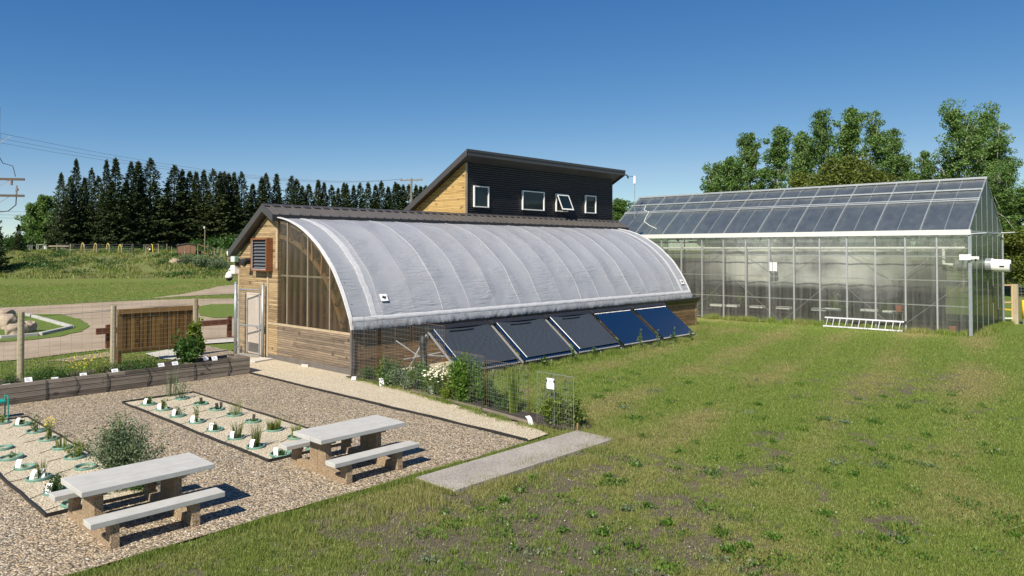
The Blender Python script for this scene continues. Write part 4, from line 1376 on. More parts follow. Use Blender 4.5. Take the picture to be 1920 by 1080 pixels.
m = MB(); m.prism([(GC + .16, Y0 - .05, 4.66), (GC + .2, Y0 - .05, 4.9), (GC + .02, Y0 - .05, 4.9), (GC + .02, Y0 - .05, 4.66)], (0, Y1 - Y0 + .1, 0)); m.build('gutter', M['white'], GG)
nb = 15; sp_ = (Y1 - Y0) / nb
for x, s_ in ((GA, -1), (GC, 1)):
    for k in range(nb + 1):
        y = Y0 + k * sp_
        m = MB(); w = .14 if k == 0 else .065
        m.box(min(x + s_ * .004, x + s_ * (.1 if k == 0 else .06)), max(x + s_ * .004, x + s_ * (.1 if k == 0 else .06)), y - w / 2, y + w / 2, 0, 4.66)
        m.build('corner_post' if k == 0 else 'wall_bar', M['galv'] if k == 0 else M['alu'], GG)
    for z in (.06, 1.32, 2.51, 3.65):
        m = MB(); m.box(min(x - s_ * .05, x - s_ * .09), max(x - s_ * .05, x - s_ * .09), Y0, Y1, z - .02, z + .025)
        m.build('wall_girt', M['alu'] if z > .1 else M['galv'], GG)
for k in range(1, 6):
    x = GA + k * (GC - GA) / 6
    zt = ZE + (ZR - ZE) * (1 - abs(x - GB_) / (GB_ - GA)) - .05
    m = MB(); m.box(x - .012, x + .012, Y0 - .02, Y0 - .004, 0, zt); m.build('end_bar', M['galv'], GG)
m = MB(); m.box(GA, GC, Y0 - .05, Y0 - .01, 4.78, 4.86); m.build('end_beam', M['galv'], GG)
for z in (1.32, 2.0, 2.9):
    m = MB(); m.box(GA + .3, GC - .1, Y0 + .05, Y0 + .09, z - .02, z + .02); m.build('end_girt', M['alu'], GG)
for z in (4.85, 4.7):
    m = MB(); m.tube([(GC - .3 if z > 4.8 else GA, Y0 - .02, z), (GC - .3 if z > 4.8 else GA, Y0 - .65, z + .03)], .035, 8); m.build('overhanging_pipe', M['galv'], GG)
m = MB(); P_ = [(.74, 26.9), (.62, 26.75), (.55, 26.2), (.42, 26.1), (.3, 25.95), (.2, 25.3), (.12, 24.6)]
m.tube([(rf(a, 0, .06)[0], b, rf(a, 0, .06)[1]) for a, b in P_], .02, 5); m.build('roof_cable', M['white'], GG)
# inner structure: trusses, white heating pipe, braces
for k in range(0, 8):
    y = Y0 + .3 + k * 2.85
    m = MB()
    m.bar((GA + .1, y, 4.45), (GC - .1, y, 4.45), .06, .08); m.bar((GA + .1, y, 4.75), (GB_, y, 7.3), .05, .07); m.bar((GC - .1, y, 4.75), (GB_, y, 7.3), .05, .07)
    m.bar((GB_, y, 4.45), (GB_, y, 7.3), .04, .04)
    for s_ in (-1, 1): m.bar((GB_, y, 4.5), (GB_ + s_ * 1.9, y, 5.95), .035, .035)
    m.build('truss', M['galv'], GG)
m = MB(); m.tube([(GA + .25, Y0 + .25, 4.05), (GA + .25, Y1 - .3, 4.05)], .065, 10); m.build('white_pipe', M['white'], GG)
m = MB(); m.tube([(GA + .27, Y0 + 1.15, 4.05), (GA + .27, Y0 + 1.15, 3.3), (GA + .27, Y0 + .75, 3.25)], .08, 10); m.tube([(GA + .9, Y0 + .2, 3.75), (GA + .9, Y1 - .3, 3.72)], .025, 6); m.build('white_pipe', M['white'], GG)
m = MB()
for k in range(7):
    ya = Y0 + .4 + k * 2.9
    for (z1, z2) in ((.1, 2.4), (2.6, 4.4)): m.bar((GA + .2, ya, z1 if k % 2 else z2), (GA + .2, ya + 2.7, z2 if k % 2 else z1), .018, .018)
m.build('cross_brace', M['alu'], GG)
m = MB(); m.box(GA + .1, GC - .1, Y0 + .1, Y1 - .1, -.02, .02); m.build('inner_floor', M['soil'], GG)
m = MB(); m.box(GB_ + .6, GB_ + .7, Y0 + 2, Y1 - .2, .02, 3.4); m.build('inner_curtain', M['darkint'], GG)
# added sheet behind the glass carrying the painted bright glare
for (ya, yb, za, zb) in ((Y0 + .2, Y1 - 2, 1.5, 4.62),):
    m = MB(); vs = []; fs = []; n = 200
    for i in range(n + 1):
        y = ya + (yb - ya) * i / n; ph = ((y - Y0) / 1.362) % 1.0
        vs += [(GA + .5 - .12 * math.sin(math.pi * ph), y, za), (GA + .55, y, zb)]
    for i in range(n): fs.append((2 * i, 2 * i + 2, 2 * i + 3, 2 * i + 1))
    m.add(vs, fs); m.build('glare_sheet', M['glare'], GG, smooth=True, fix=False)

# end wall fan duct
t = thing('exhaust_fan_duct', (42.3, Y0, 3.2), 'white round exhaust duct with grey collar on the glass greenhouse gable', 'duct')
m = MB(); m.tube([(0, -.25, 0), (0, -.32, 0), (0, -1.0, -.02)], [.36, .31, .3], 20); m.build('hood', M['white'], t, smooth=True)
m = MB(); m.tube([(0, .02, 0), (0, 1.3, 0)], .3, 20); m.build('inner_duct', M['white'], t, smooth=True)
m = MB(); m.tube([(0, .0, 0), (0, -.25, 0)], .36, 20); m.build('collar', M['galv'], t)
m = MB(); m.tube([(0, -1.0, -.02), (0, -1.003, -.02)], .25, 20); m.box(-.33, -.31, -.8, -.6, -.05, .0); m.build('vent_slot', M['black_metal'], t)
t = thing('wall_camera', (GA - .1, Y0 + .05, 3.62), 'white box camera fixed to the glass greenhouse corner post', 'camera')
m = MB(); m.box(-.12, .0, -.1, .35, -.13, .13); m.build('junction_box', M['white'], t, bevel=.01)
m = MB(); m.box(-.1, .02, -.42, -.1, -.1, .04); m.build('housing', M['white'], t, bevel=.02)
m = MB(); m.sphere((-.06, -.3, -.1), .06, 10, 6); m.build('lens', M['glassdark'], t)
q = (GA - .07, 16.95)
t = thing('wall_box', (q[0], q[1], 3.0), 'white switch box on a middle bar of the glass wall', 'box')
m = MB(); m.box(-.04, .0, -.2, .03, -.2, .27); m.box(-.04, -.01, .07, .2, -.2, .27); m.build('case', M['white'], t, bevel=.008)

# benches with white trays inside
BGp = 'white plant trays on benches inside the glass greenhouse'
trs = []
for i, px_ in enumerate((1345, 1373, 1420, 1470, 1537, 1560, 1630, 1672)):
    y_px = {0: 572, 1: 573, 2: 575, 3: 577, 4: 580, 5: 580, 6: 582, 7: 585}[i]
    d = ray(px_, y_px); k = (GA + .8) / d.x
    y = d.y * k; z = CH + d.z * k
    wds = ['leftmost', 'second from left', 'third from left', 'fourth from left', 'fifth from left', 'sixth from left', 'seventh from left', 'rightmost']
    t = thing('plant_tray', (GA + .8, y, z), 'white tray behind the glass, %s along the bench line' % wds[i], 'tray', BGp)
    m = MB(); m.box(-.2, .2, -.38, .38, -.06, .06); m.build('tray', M['white'], t)
    m = MB(); m.box(-.18, -.14, -.3, -.26, -z + .02, -.06); m.box(.14, .18, .26, .3, -z + .02, -.06); m.build('trestle', M['dkshed'], t)
for i, (px_, h_, lab) in enumerate([(1395, 1.2, 'leafy plant behind glass under the middle of the greenhouse wall'), (1572, 1.3, 'light green vine behind the glass above the ladder'), (1590, .8, 'small green plant behind the glass above the ladder middle'), (1330, 1.5, 'green plant behind glass near the curved roof end'), (1660, .9, 'dark plant behind glass above the ladder right end')]):
    d = ray(px_, 590); k = (GA + 1.3) / d.x
    bush('greenhouse_plant', h_, .5, 300 + i, (GA + 1.3, d.y * k, .6), lab, 'lime' if i < 2 else 'green', .13, 300, cat='plant', group='plants inside the glass greenhouse', stems=7)
# terracotta pots inside
m = MB(); m.tube([(0, 0, 0), (0, 0, .3)], [.13, .19], 12)
o = m.build('flower_pot', M['redpaint'], None, (GA + .8, 8.6, .02)); tag(o, 'red brown flower pot inside glass beside the corner post', 'pot', 'pots inside the glass greenhouse')
o2 = o.copy(); COL.objects.link(o2); o2.location = (GA + .7, 10.9, .9); tag(o2, 'red brown flower pot inside glass above the ladder end', 'pot')
m = MB(); m.box(-.2, .2, -.25, .25, -.04, 0)
for a in (-.16, .16):
    for b in (-.2, .2): m.box(a - .02, a + .02, b - .02, b + .02, -.88, -.04)
o = m.build('plant_stand', M['oldpole'], None, (GA + .7, 10.9, .9)); tag(o, 'dark stand inside glass carrying a red brown pot', 'stand')

# ladder leaning low against the glass wall
t = thing('aluminium_ladder', (0, 0, 0), 'silver ladder lying on its side against the glass wall', 'ladder')
A = Vector((38.35, 14.15, .05)); B = Vector((38.5, 10.45, .05)); up = Vector((.26, 0, .42))
d = (B - A).normalized()
m = MB(); m.bar(A, B, .03, .075, up=up); m.build('rail', M['alu'], t)
m = MB(); m.bar(A + up, B + up, .03, .075, up=up); m.build('rail', M['alu'], t)
for i in range(12):
    p = A.lerp(B, (i + .5) / 12); m = MB(); m.bar(p, p + up, .035, .035); m.build('rung', M['alu'], t)
m = MB(); m.bar(B + up, B + up + d * .12, .05, .09, up=up); m.bar(B, B + d * .1, .05, .09, up=up); m.build('foot', M['rubber'], t)

# roof weather station
t = thing('weather_station', (45.5, 0, 0), 'thin weather mast with wind vane rising behind the glass roof', 'weather station')
q = AT(1190, 330, 48); t.location = (q.x, q.y, 0); zt = q.z
m = MB(); m.tube([(0, 0, 0), (0, 0, zt - .3)], .022, 6); m.build('mast', M['galv'], t)
m = MB(); m.tube([(0, 0, zt - .5), (0, 0, zt)], .09, 10); m.build('sensor_housing', M['white'], t)
m = MB(); m.bar((0, 0, zt - .05), (-.33, .33, zt), .03, .03); m.box(-.38, -.3, .28, .36, zt - .12, zt - .02); m.build('cross_arm', M['black_metal'], t)
m = MB(); m.bar((-.33, .33, zt + .02), (-.42, .45, zt + .09), .02, .09); m.sphere((-.3, .3, zt - .13), .05, 8, 5); m.build('wind_vane', M['black_metal'], t)

# ================================================================== SOLAR COLLECTORS
SG = 'slanted solar tube collectors in front of the greenhouse'
CY0, CZ0, CY1, CZ1 = 16.56, .16, 18.1, 1.34
CW = 2.74


def cpt(x, t, n=0.0):
    y = CY0 + (CY1 - CY0) * t; z = CZ0 + (CZ1 - CZ0) * t
    l = math.hypot(CY1 - CY0, CZ1 - CZ0)
    return (x, y - (CZ1 - CZ0) / l * n, z + (CY1 - CY0) / l * n)


def collector(x, label, covered):
    t = thing('solar_collector', (x, 0, 0), label, 'solar collector', SG)
    m = MB()
    n = 30
    for i in range(n):
        xx = .12 + (CW - .24) * i / (n - 1)
        m.tube([cpt(xx, .03, .04), cpt(xx, .97, .04)], .029, 8, cap=False)
    m.build('vacuum_tubes', M['tube'], t, smooth=True)
    m = MB()
    for i in range(n):
        xx = .12 + (CW - .24) * i / (n - 1)
        m.tube([cpt(xx, .005, .04), cpt(xx, .03, .04)], .034, 6)
    m.build('lower_tube_caps', M['capdark'], t)
    m = MB()
    for i in range(n):
        xx = .12 + (CW - .24) * i / (n - 1)
        m.tube([cpt(xx, .967, .04), cpt(xx, .974, .04)], .034, 6)
    if not covered: m.build('upper_tube_caps', M['alu'], t)
    m = MB(); l0 = cpt(0, .97, -.06); m.prism([(0, *cpt(0, .985, -.06)[1:]), (0, *cpt(0, .985, .1)[1:]), (0, CY1 + .06, CZ1 + .17), (0, CY1 + .2, CZ1 + .13), (0, CY1 + .2, CZ1 - .06)], (CW, 0, 0))
    m.build('manifold', M['black_metal'], t, bevel=.015)
    for xx in (.02, CW - .06):
        m = MB(); m.bar(cpt(xx, -.02, -.03), cpt(xx, 1.0, -.03), .05, .05, up=(0, -.6, .8)); m.build('side_rail', M['alu'] if (covered or xx > 1) else M['black_metal'], t)
    m = MB(); m.bar(cpt(-.02, 0, -.02), cpt(CW, 0, -.02), .07, .09); m.build('foot_rail', M['black_metal'], t)
    m = MB()
    for xx in (.1, CW - .1):
        m.bar((xx, CY1 + .1, CZ1 - .02), (xx, CY1 + .45, .0), .045, .045)
        m.bar((xx, CY1 + .3, .55), (xx, CY0 + .75, .62), .03, .03)
    m.bar((.1, CY1 + .42, .12), (CW - .1, CY1 + .22, .95), .03, .03)
    m.build('rear_leg', M['alu'], t)
    for xx in (CW * .5, CW - .02):
        m = MB(); m.prism([(xx - .05, CY0 - .08, .0), (xx + .05, CY0 - .08, .0), (xx + .02, CY0 - .03, .15), (xx - .02, CY0 - .03, .15)], (0, .07, 0)); m.build('foot', M['alu'], t)
    if covered:
        nx, nt = 60, 40
        V = []
        rs_ = np.random.default_rng(int(x * 10))
        for i in range(nx + 1):
            for j in range(nt + 1):
                u = i / nx; v = j / nt
                # the top edge droops between its two tied corners
                top = 1.0 - .045 * math.sin(math.pi * u) ** .8
                lft = .19 + .03 * v
                xx = lft + (CW - lft - .03) * u
                if v > .5: xx += 0
                tt = .08 + (top - .08) * v
                fan = 0
                for cu, cv_ in ((0, 1), (1, 1), (0, 0), (1, 0)):
                    a = math.atan2((v - cv_) * 1.9, (u - cu) * 2.5); rr = math.hypot((u - cu) * 2.5, (v - cv_) * 1.9)
                    fan += .028 * math.sin(a * 34 + cu * 2) * math.exp(-rr * 1.7) * min(1, rr * 5)
                V.append(cpt(xx, tt, .09 + fan + .012 * math.sin(u * 3.1 + v * 2) - .02 * math.sin(math.pi * u) * math.sin(math.pi * v)))
        idx = np.arange((nx + 1) * (nt + 1)).reshape(nx + 1, nt + 1)
        F = np.stack([idx[:-1, :-1], idx[1:, :-1], idx[1:, 1:], idx[:-1, 1:]], -1).reshape(-1, 4)
        fo = npmesh('cover_film', np.array(V), F, M['film'], t, smooth=True)
        m = MB(); m.tube([cpt(.18, 1.0, .09), cpt(.21, .08, .1)], .013, 6); m.build('film_edge', M['alu'], t)
        m = MB(); pts_ = [cpt(.7 + 1.1 * k / 10, .955 - .05 * math.sin(math.pi * (.3 + .4 * k / 10)), .12) for k in range(11)]; m.tube(pts_, .025, 6); m.build('film_fold', M['film'], t)
    return t


collector(15.28, 'grey film covered collector nearest the flower strip', True)
collector(18.18, 'grey film covered collector, middle one of the three covered', True)
collector(21.08, 'grey film covered collector beside the bare blue ones', True)
collector(23.98, 'bare deep blue tube collector next to the covered ones', False)
collector(26.88, 'bare deep blue tube collector at the far end of the row', False)
m = MB(); m.box(16.8, 28.3, 16.28, 16.36, -.03, .05); o = m.build('ground_timber', M['timber'], None); tag(o, 'thin grey timber edging on the grass below the collectors', 'edging')
m = MB(); m.tube([(15.2, 18.25, 1.2), (15.2, 18.3, .9), (15.22, 18.25, .5), (15.1, 18.1, .2), (14.85, 18.0, .04)], .1, 12)
m2 = [(15.2, 18.25, 1.2)]
o = m.build('corrugated_hose', M['rubber'], None, smooth=True); tag(o, 'thick black hose hanging at the left end of the collectors', 'hose')
m = MB(); m.bar((15.25, 18.15, 1.25), (14.95, 18.75, .05), .04, .04); m.bar((14.6, 18.9, 1.05), (15.3, 18.3, .4), .035, .035); m.bar((14.75, 18.7, .45), (15.9, 17.7, .72), .025, .025)
o = m.build('support_strut', M['alu'], None); tag(o, 'grey metal struts bracing the left end of the first collector', 'brace')

# ================================================================== PICNIC TABLES
PT = 'concrete picnic tables on the brown gravel'
def picnic(loc, label):
    t = thing('picnic_table', loc, label, 'picnic table', PT)
    for (ya, yb) in ((-.46, -.116), (-.104, .46)):
        m = MB(); m.box(-.9, .93, ya, yb, .645, .72); m.build('tabletop_slab', M['concrete'], t, bevel=.006)
    for (ya, yb) in ((-.94, -.64), (.62, .9)):
        m = MB(); m.box(-.93, .87, ya, yb, .345, .42); m.build('bench_seat', M['concrete'], t, bevel=.006)
    for x in (-.62, .46):
        for s_ in (-1, 1):
            m = MB(); w = .12
            P = [(0.006, -.03), (.9, -.03), (.905, .10), (.885, .34), (.66, .34), (.66, .29), (.70, .27), (.73, .17), (.69, .13), (.3, .17), (.26, .2), (.255, .56), (.40, .6), (.40, .645), (.006, .645)]
            m.prism([(x - w / 2, y * s_, z) for y, z in P], (w, 0, 0)); m.build('leg_frame', M['agg'], t, bevel=.006)
    return t


picnic((4.12, 11.46, 0.0), 'concrete picnic table at front left beside the grey green bush')
picnic((7.8, 11.46, 0.0), 'concrete picnic table at right between the square bed and grass')

# ================================================================== RAISED TIMBER PLANTER
t = thing('raised_planter', (0, 0, 0), 'long grey timber planter box running along the left fence', 'planter')
PX0, PX1, PY0, PY1, PZ = -2.0, 11.32, 22.22, 23.25, .545
m = MB()
for i in range(4):
    z0 = -.04 + i * .147; z1 = z0 + .141
    xa = PX0
    while xa < PX1:
        xb = min(PX1, xa + random.choice([2.4, 3.0, 3.6]))
        if PX1 - xb < .6: xb = PX1
        m.box(xa + .002, xb - .002, PY0 + random.uniform(-.004, .004), PY0 + .05, z0, z1); xa = xb
m.build('front_boards', M['timber'], t)
m = MB(); m.box(PX0, PX1 - .05, PY1 - .05, PY1, -.04, PZ - .01); m.build('rear_boards', M['timber'], t)
m = MB()
for i in range(4): m.box(PX1 - .05, PX1, PY0 + .052, PY1, -.04 + i * .147, .1 + i * .147)
m.build('end_boards', M['timber_y'], t)
for x in (1.2, 3.1, 5.25, 7.2, 9.4, 11.0):
    m = MB(); m.box(x, x + .045, PY0 + .055, PY1 - .055, .3, PZ - .012); m.build('divider', M['timber_y'], t)
V = []; nx, ny = 120, 8
for i in range(nx + 1):
    for j in range(ny + 1):
        x = PX0 + .02 + (PX1 - PX0 - .09) * i / nx; y = PY0 + .053 + (PY1 - PY0 - .106) * j / ny
        V.append((x, y, .44 + .05 * float(fbm(np.array([x * 4]), np.array([y * 4]), 2)[0])))
idx = np.arange((nx + 1) * (ny + 1)).reshape(nx + 1, ny + 1)
npmesh('soil', np.array(V), np.stack([idx[:-1, :-1], idx[1:, :-1], idx[1:, 1:], idx[:-1, 1:]], -1).reshape(-1, 4), M['soil'], t, smooth=True)
for (px_, s_) in ((86, 1), (140, 0), (200, 1), (276, 1), (364, 1), (427, 1)):
    x = G(px_, 730 - px_ * .12, .3).x
    d = ray(px_, 700); x = d.x * (PY0 / d.y)
    m = MB(); a = random.uniform(-.06, .1)
    m.tube([(x, PY0 + .06, PZ + .0), (x, PY0 - .015, PZ - .01), (x + a, PY0 - .02, .32), (x + .02, PY0 - .02, .16), (x, PY0 - .02, .01)], .009 if s_ else .006, 5)
    m.build('drip_hose', M['rubber'], t, smooth=True)
TG = 'white name cards along the raised planter'
ords = ['first', 'second', 'third', 'fourth', 'fifth', 'sixth', 'seventh', 'eighth', 'ninth']
def card(loc, w, h, d, label, grp, rz=0.0, tilt=35):
    m = MB(); a = R(tilt)
    # face tilted back, short front apron below it
    P = [(0, 0), (h * math.sin(a), h * math.cos(a))]
    m.prism([(-w / 2, 0, 0), (-w / 2, P[1][0], P[1][1]), (-w / 2, P[1][0] + .004, P[1][1] - .006), (-w / 2, .006, -.004)], (w, 0, 0))
    m.prism([(-w / 2, 0, 0), (-w / 2, .004, 0), (-w / 2, .004, -d), (-w / 2, 0, -d)], (w, 0, 0))
    o = m.build('name_card', M['card'], None, loc); o.rotation_euler = (0, 0, rz)
    tag(o, label, 'sign', grp)
    # a few rows of tiny print
    m = MB()
    for k in range(3):
        f = .28 + k * .2; y = P[1][0] * f - .002; z = P[1][1] * f + .0015
        m.box(-w * .34, w * .3 - k * .02, y - .002, y - .0005, z, z + .006)
    m.build('print_lines', M['galv'], o)
    return o


cardlab = ['beside the leftmost divider of the planter', 'taller, just right of the leftmost fence post', 'left of the second planter divider', 'in front of the yellow flowers', 'at the foot of the middle fence post', 'left of the climbing vine, behind the thin weed', 'just left of the climbing vine', 'low behind the planter edge right of the vine', 'nearest the steel gate']
for i, (x, y) in enumerate(((13, 727), (54, 718), (104, 714), (157, 706), (216, 698), (303, 687), (329, 684), (386, 673), (403, 674))):
    p = G(x, y, PZ + .04)
    py_ = PY0 + (.02 if i != 7 else .45)
    d = ray(x, y); k = py_ / d.y
    card((d.x * k, py_, CH + d.z * k - (.02 if i == 1 else .0) + (.05 if i == 1 else 0)), .17, .11 if i != 1 else .13, .045 if i != 1 else .12, 'white name card %s' % cardlab[i], TG)

# planter vegetation
def grassy(name, h, rad, n, seed, loc, label, mat='grassplant', cat='plant', group=None, w=.012, lean=.35, flowers=None, parent=None):
    global rng
    rng = np.random.default_rng(seed)
    a = rng.uniform(0, 6.28, n); r = rad * np.sqrt(rng.uniform(0, 1, n)) * .5
    B = np.stack([np.cos(a) * r, np.sin(a) * r, np.zeros(n)], -1)
    hh = h * rng.uniform(.5, 1.05, n)
    ln = lean * rng.uniform(.1, 1, n)
    dirv = np.stack([np.cos(a) * ln, np.sin(a) * ln, np.ones(n)], -1)
    mid = B + dirv * hh[:, None] * .55
    tip = B + dirv * hh[:, None] + np.stack([np.cos(a) * ln * hh * .6, np.sin(a) * ln * hh * .6, -ln * hh * .25], -1)
    sd = np.stack([-np.sin(a + 1), np.cos(a + 1), np.zeros(n)], -1) * w / 2
    V = np.stack([B - sd, B + sd, mid + sd, tip, mid - sd], 1).reshape(-1, 3)
    F = (np.arange(n)[:, None] * 5 + np.array([0, 1, 2, 4])[None]); F2 = (np.arange(n)[:, None] * 5 + np.array([4, 2, 3, 3])[None])
    V2 = np.concatenate([V]); 
    F3 = np.arange(n)[:, None] * 5 + np.array([4, 2, 3])[None]
    me = bpy.data.meshes.new(name)
    me.from_pydata(V2.tolist(), [], F.tolist() + F3.tolist()); me.materials.append(M[mat]); me.update()
    o = bpy.data.objects.new(name, me); COL.objects.link(o)
    if parent is not None:
        o.parent = parent; KID.setdefault(parent.name, []).append(o)
        o.location = loc
        return o
    t_ = thing('potted' if 0 else 'plant', loc, label, cat, group)
    o.name = 'foliage'; o.parent = t_; KID.setdefault(t_.name, []).append(o)
    if flowers:
        m = MB()
        for k in range(flowers[1]):
            i = rng.integers(n); m.sphere(tuple(tip[i] + rng.normal(size=3) * .01), flowers[2], 6, 4, (1, 1, .5))
        m.build('flowers', M[flowers[0]], t_)
    return t_


def on_planter(px_, yy=None):
    y = yy or (PY0 + .4); d = ray(px_, 690); return (d.x * y / d.y, y, .45)


PVG = 'herbs growing in the raised planter'
for i, (px_, y, h, r, n, mt, lab) in enumerate([
    (75, 22.6, .42, .55, 900, 'green', 'feathery green herb by the leftmost fence post'), (96, 22.7, .36, .5, 800, 'green', 'dark green herb right of the leftmost fence post'),
    (122, 22.6, .28, .42, 700, 'green', 'bright low herb near the second planter divider'), (110, 22.9, .3, .4, 600, 'grassplant', 'fine pale herb behind the third name card'),
    (195, 22.7, .34, .5, 900, 'grassplant', 'fine grassy herb left of the middle fence post'), (232, 22.7, .3, .55, 900, 'green', 'grassy herb right of the middle fence post'),
    (262, 22.65, .34, .6, 1100, 'green', 'dense green herb under the board fence'), (285, 22.8, .3, .5, 900, 'grassplant', 'bright fine herb left of the climbing vine'),
    (20, 22.8, .22, .4, 500, 'green', 'low herb at the far left end of the planter'), (60, 22.9, .3, .4, 500, 'green', 'brownish green herb left of the leftmost fence post')]):
    bush('herb_plant', h, r, 400 + i, on_planter(px_, y), lab, mt, .045, n, 'plant', PVG, stems=14)
for i, (px_, n, lab) in enumerate([(145, 60, 'yellow flowering plant in the planter, taller left cluster'), (176, 24, 'orange yellow flower spikes right of the yellow cluster')]):
    grassy('yellow', .55 if i == 0 else .6, .34, 40, 430 + i, on_planter(px_, 22.7), lab, 'lime', group='yellow flowering plants in the planter', flowers=('yflower', n, .018), w=.01)
# climbing vine on the third post
vp = on_planter(350, 22.75)
bush('vine_plant', .88, .62, 440, vp, 'leafy climbing vine spreading beside the right wooden fence post', 'green', .14, 900, 'plant', None, stems=13)
t = thing('climbing_tip', (vp[0] + .35, vp[1] + .2, .7), 'tall lime green vine shoots climbing above the leafy vine', 'plant')
rng = np.random.default_rng(5)
Cs = []
for (dx, hh) in ((-.12, 1.0), (.1, 1.12), (0, .95), (.16, .8)):
    z = rng.uniform(0, hh, 170); Cs.append(np.stack([dx + .05 * np.sin(z * 7) + rng.normal(size=170) * .035, rng.normal(size=170) * .035, z], -1))
    m = MB(); m.tube([(dx * .3, 0, -.25), (dx, 0, .3), (dx, 0, hh)], .008, 4); m.build('stem', M['stem'], t)
C = np.concatenate(Cs); V, F = leaf_arrays(C, rdir(len(C), -.3), rdir(len(C)), .11, .07); npmesh('foliage', V, F, M['lime'], t)
t = grassy('x', .95, .26, 26, 451, (G(344, 745).x, G(344, 745).y - .0, 0), 'tall thin weed with reddish stems in front of the planter', 'sage', group=None, w=.012, lean=.12)
t.location = (8.05, 20.2, 0)

# ================================================================== POTS
POTG = 'sunken round pots in the pale gravel beds'
m = MB(); n = 28; vs = []; fs = []
prof_ = [(.205, -.02), (.212, .03), (.205, .05), (.185, .052), (.176, .035), (.17, -.06)]
for i in range(n):
    a = 2 * math.pi * i / n
    for r_, z_ in prof_: vs.append((math.cos(a) * r_, math.sin(a) * r_, z_))
q_ = len(prof_)
for i in range(n):
    for j in range(q_ - 1):
        a = i * q_ + j; b = ((i + 1) % n) * q_ + j; fs.append((a, b, b + 1, a + 1))
m.add(vs, fs); rim_me = m.mesh('pot_rim', M['teal'], True)
m = MB(); m.sphere((0, 0, -.075), .172, 18, 8, (1, 1, .5), .03); soil_me = m.mesh('soil', M['soil'], True)
m = MB(); a_ = R(25)
m.prism([(-.055, 0, 0), (-.055, .06, .15), (-.055, .066, .148), (-.055, .007, -.003)], (.11, 0, 0)); m.prism([(-.055, .06, .15), (-.055, .12, .19), (-.055, .122, .184), (-.055, .066, .146)], (.11, 0, 0))
tag_me = m.mesh('plant_tag', M['card'])
m = MB(); m.prism([(-.05, 0, 0), (-.05, -.03, .18), (-.05, -.024, .182), (-.05, .006, .0)], (.1, 0, 0)); darktag_me = m.mesh('plant_tag', M['dkshed'])


def pot(px_, py_, label, plant=None, tagk=None, sc=1.0):
    p = G(px_, py_, .05)
    t_ = thing('sunken_pot', (p.x, p.y, .03), label, 'plant pot', POTG)
    sc *= .86; t_.scale = (sc, sc, sc)
    rz = random.uniform(-.3, .3)
    for me, nm in ((rim_me, 'pot_rim'), (soil_me, 'soil')):
        o_ = bpy.data.objects.new(nm, me); COL.objects.link(o_); o_.parent = t_; KID.setdefault(t_.name, []).append(o_)
        o_.rotation_euler = (random.uniform(-.05, .05), random.uniform(-.05, .05), rz) if nm == 'pot_rim' else (0, 0, rz)
    m = MB(); a = random.uniform(2.6, 3.6)
    m.tube([(.15 * math.cos(a), .15 * math.sin(a), .05), (.26 * math.cos(a), .26 * math.sin(a), .02), (.5 * math.cos(a + .2), .5 * math.sin(a + .2), .004)], .006, 4)
    m.build('drip_tube', M['rubber'], t_)
    if plant:
        kind, h, r, n, mt = plant
        pl = thing('x', (0, 0, 0), '', '') if 0 else None
        seed = int(px_ * 7 + py_)
        if kind == 'g':
            grassy('foliage', h, r, n, seed, (random.uniform(-.03, .05), 0, .0), '', mt, parent=t_, w=.011, lean=.22)
        else:
            b_ = bush('tmp', h, r, seed, (0, 0, 0), 'x', mt, .055 if kind == 'l' else .04, n, stems=9)
            for c in KID.pop(b_.name):
                c.parent = t_; KID.setdefault(t_.name, []).append(c)
            bpy.data.objects.remove(b_)
            if kind == 'y':
                rs_ = random.Random(seed); m = MB()
                for k in range(26): m.sphere((rs_.gauss(0, r * .5), rs_.gauss(0, r * .5), h * rs_.uniform(.7, 1.05)), .02, 6, 4, (1, 1, .5))
                m.build('flowers', M['yflower'], t_)
    if tagk:
        for k, kk in enumerate(tagk):
            o_ = bpy.data.objects.new('plant_tag', tag_me if kk == 'w' else darktag_me); COL.objects.link(o_)
            off = (-.13 + .16 * k, -.06) if kk == 'w' else (.04 + .1 * k, .05)
            o_.location = (p.x + off[0], p.y + off[1], .05); o_.rotation_euler = (random.uniform(-.15, .15), random.uniform(-.1, .1), -.75 + random.uniform(-.3, .3) if kk == 'w' else random.uniform(-1.2, -.4))
            o_.scale = (.74, .74, .78)
            nm_ = label.replace('sunken pot', 'pot')
            tag(o_, ('white' if kk == 'w' else 'dark weathered') + (' second' if k else '') + ' tag, ' + ' '.join(nm_.split()[:13]), 'plant tag', 'plant tags standing in the sunken pots')
    return t_


random.seed(11)
pot(278.8, 757.2, 'green pot with small leafy plant in far left corner of right bed', ('l', .26, .16, 240, 'green'), 'w')
pot(307, 767, 'green pot with olive sprouting plant, second in tagged row of right bed', ('l', .36, .14, 200, 'grassplant'), 'w')
pot(332.8, 779, 'green pot with broad leaved plant, third in tagged row of right bed', ('l', .3, .15, 200, 'sage'), 'w')
pot(368.8, 790.3, 'green pot with tall thin plant, fourth in tagged row of right bed', ('l', .6, .12, 110, 'grassplant'), 'w')
pot(403, 805, 'green pot with low leafy clump, fifth in tagged row of right bed', ('l', .17, .17, 300, 'green'), 'w')
pot(442.6, 820, 'green pot with upright yellowish grass, sixth in tagged row of right bed', ('g', .5, .16, 70, 'grassplant'), 'w')
pot(479.3, 836.8, 'green pot with tallest grass, near the left picnic bench end', ('g', .72, .14, 60, 'grassplant'), 'w')
pot(525.8, 851.6, 'green pot with ground hugging plant at near corner of right bed', ('l', .08, .15, 200, 'green'), 'w', 1.1)
pot(340.7, 746.7, 'green pot with tall reddish stems at far right corner of right bed', ('l', .75, .3, 260, 'sage'), None)
pot(376.3, 756.6, 'green pot with low green growth, second in untagged row of right bed', ('l', .07, .14, 120, 'green'), 'd')
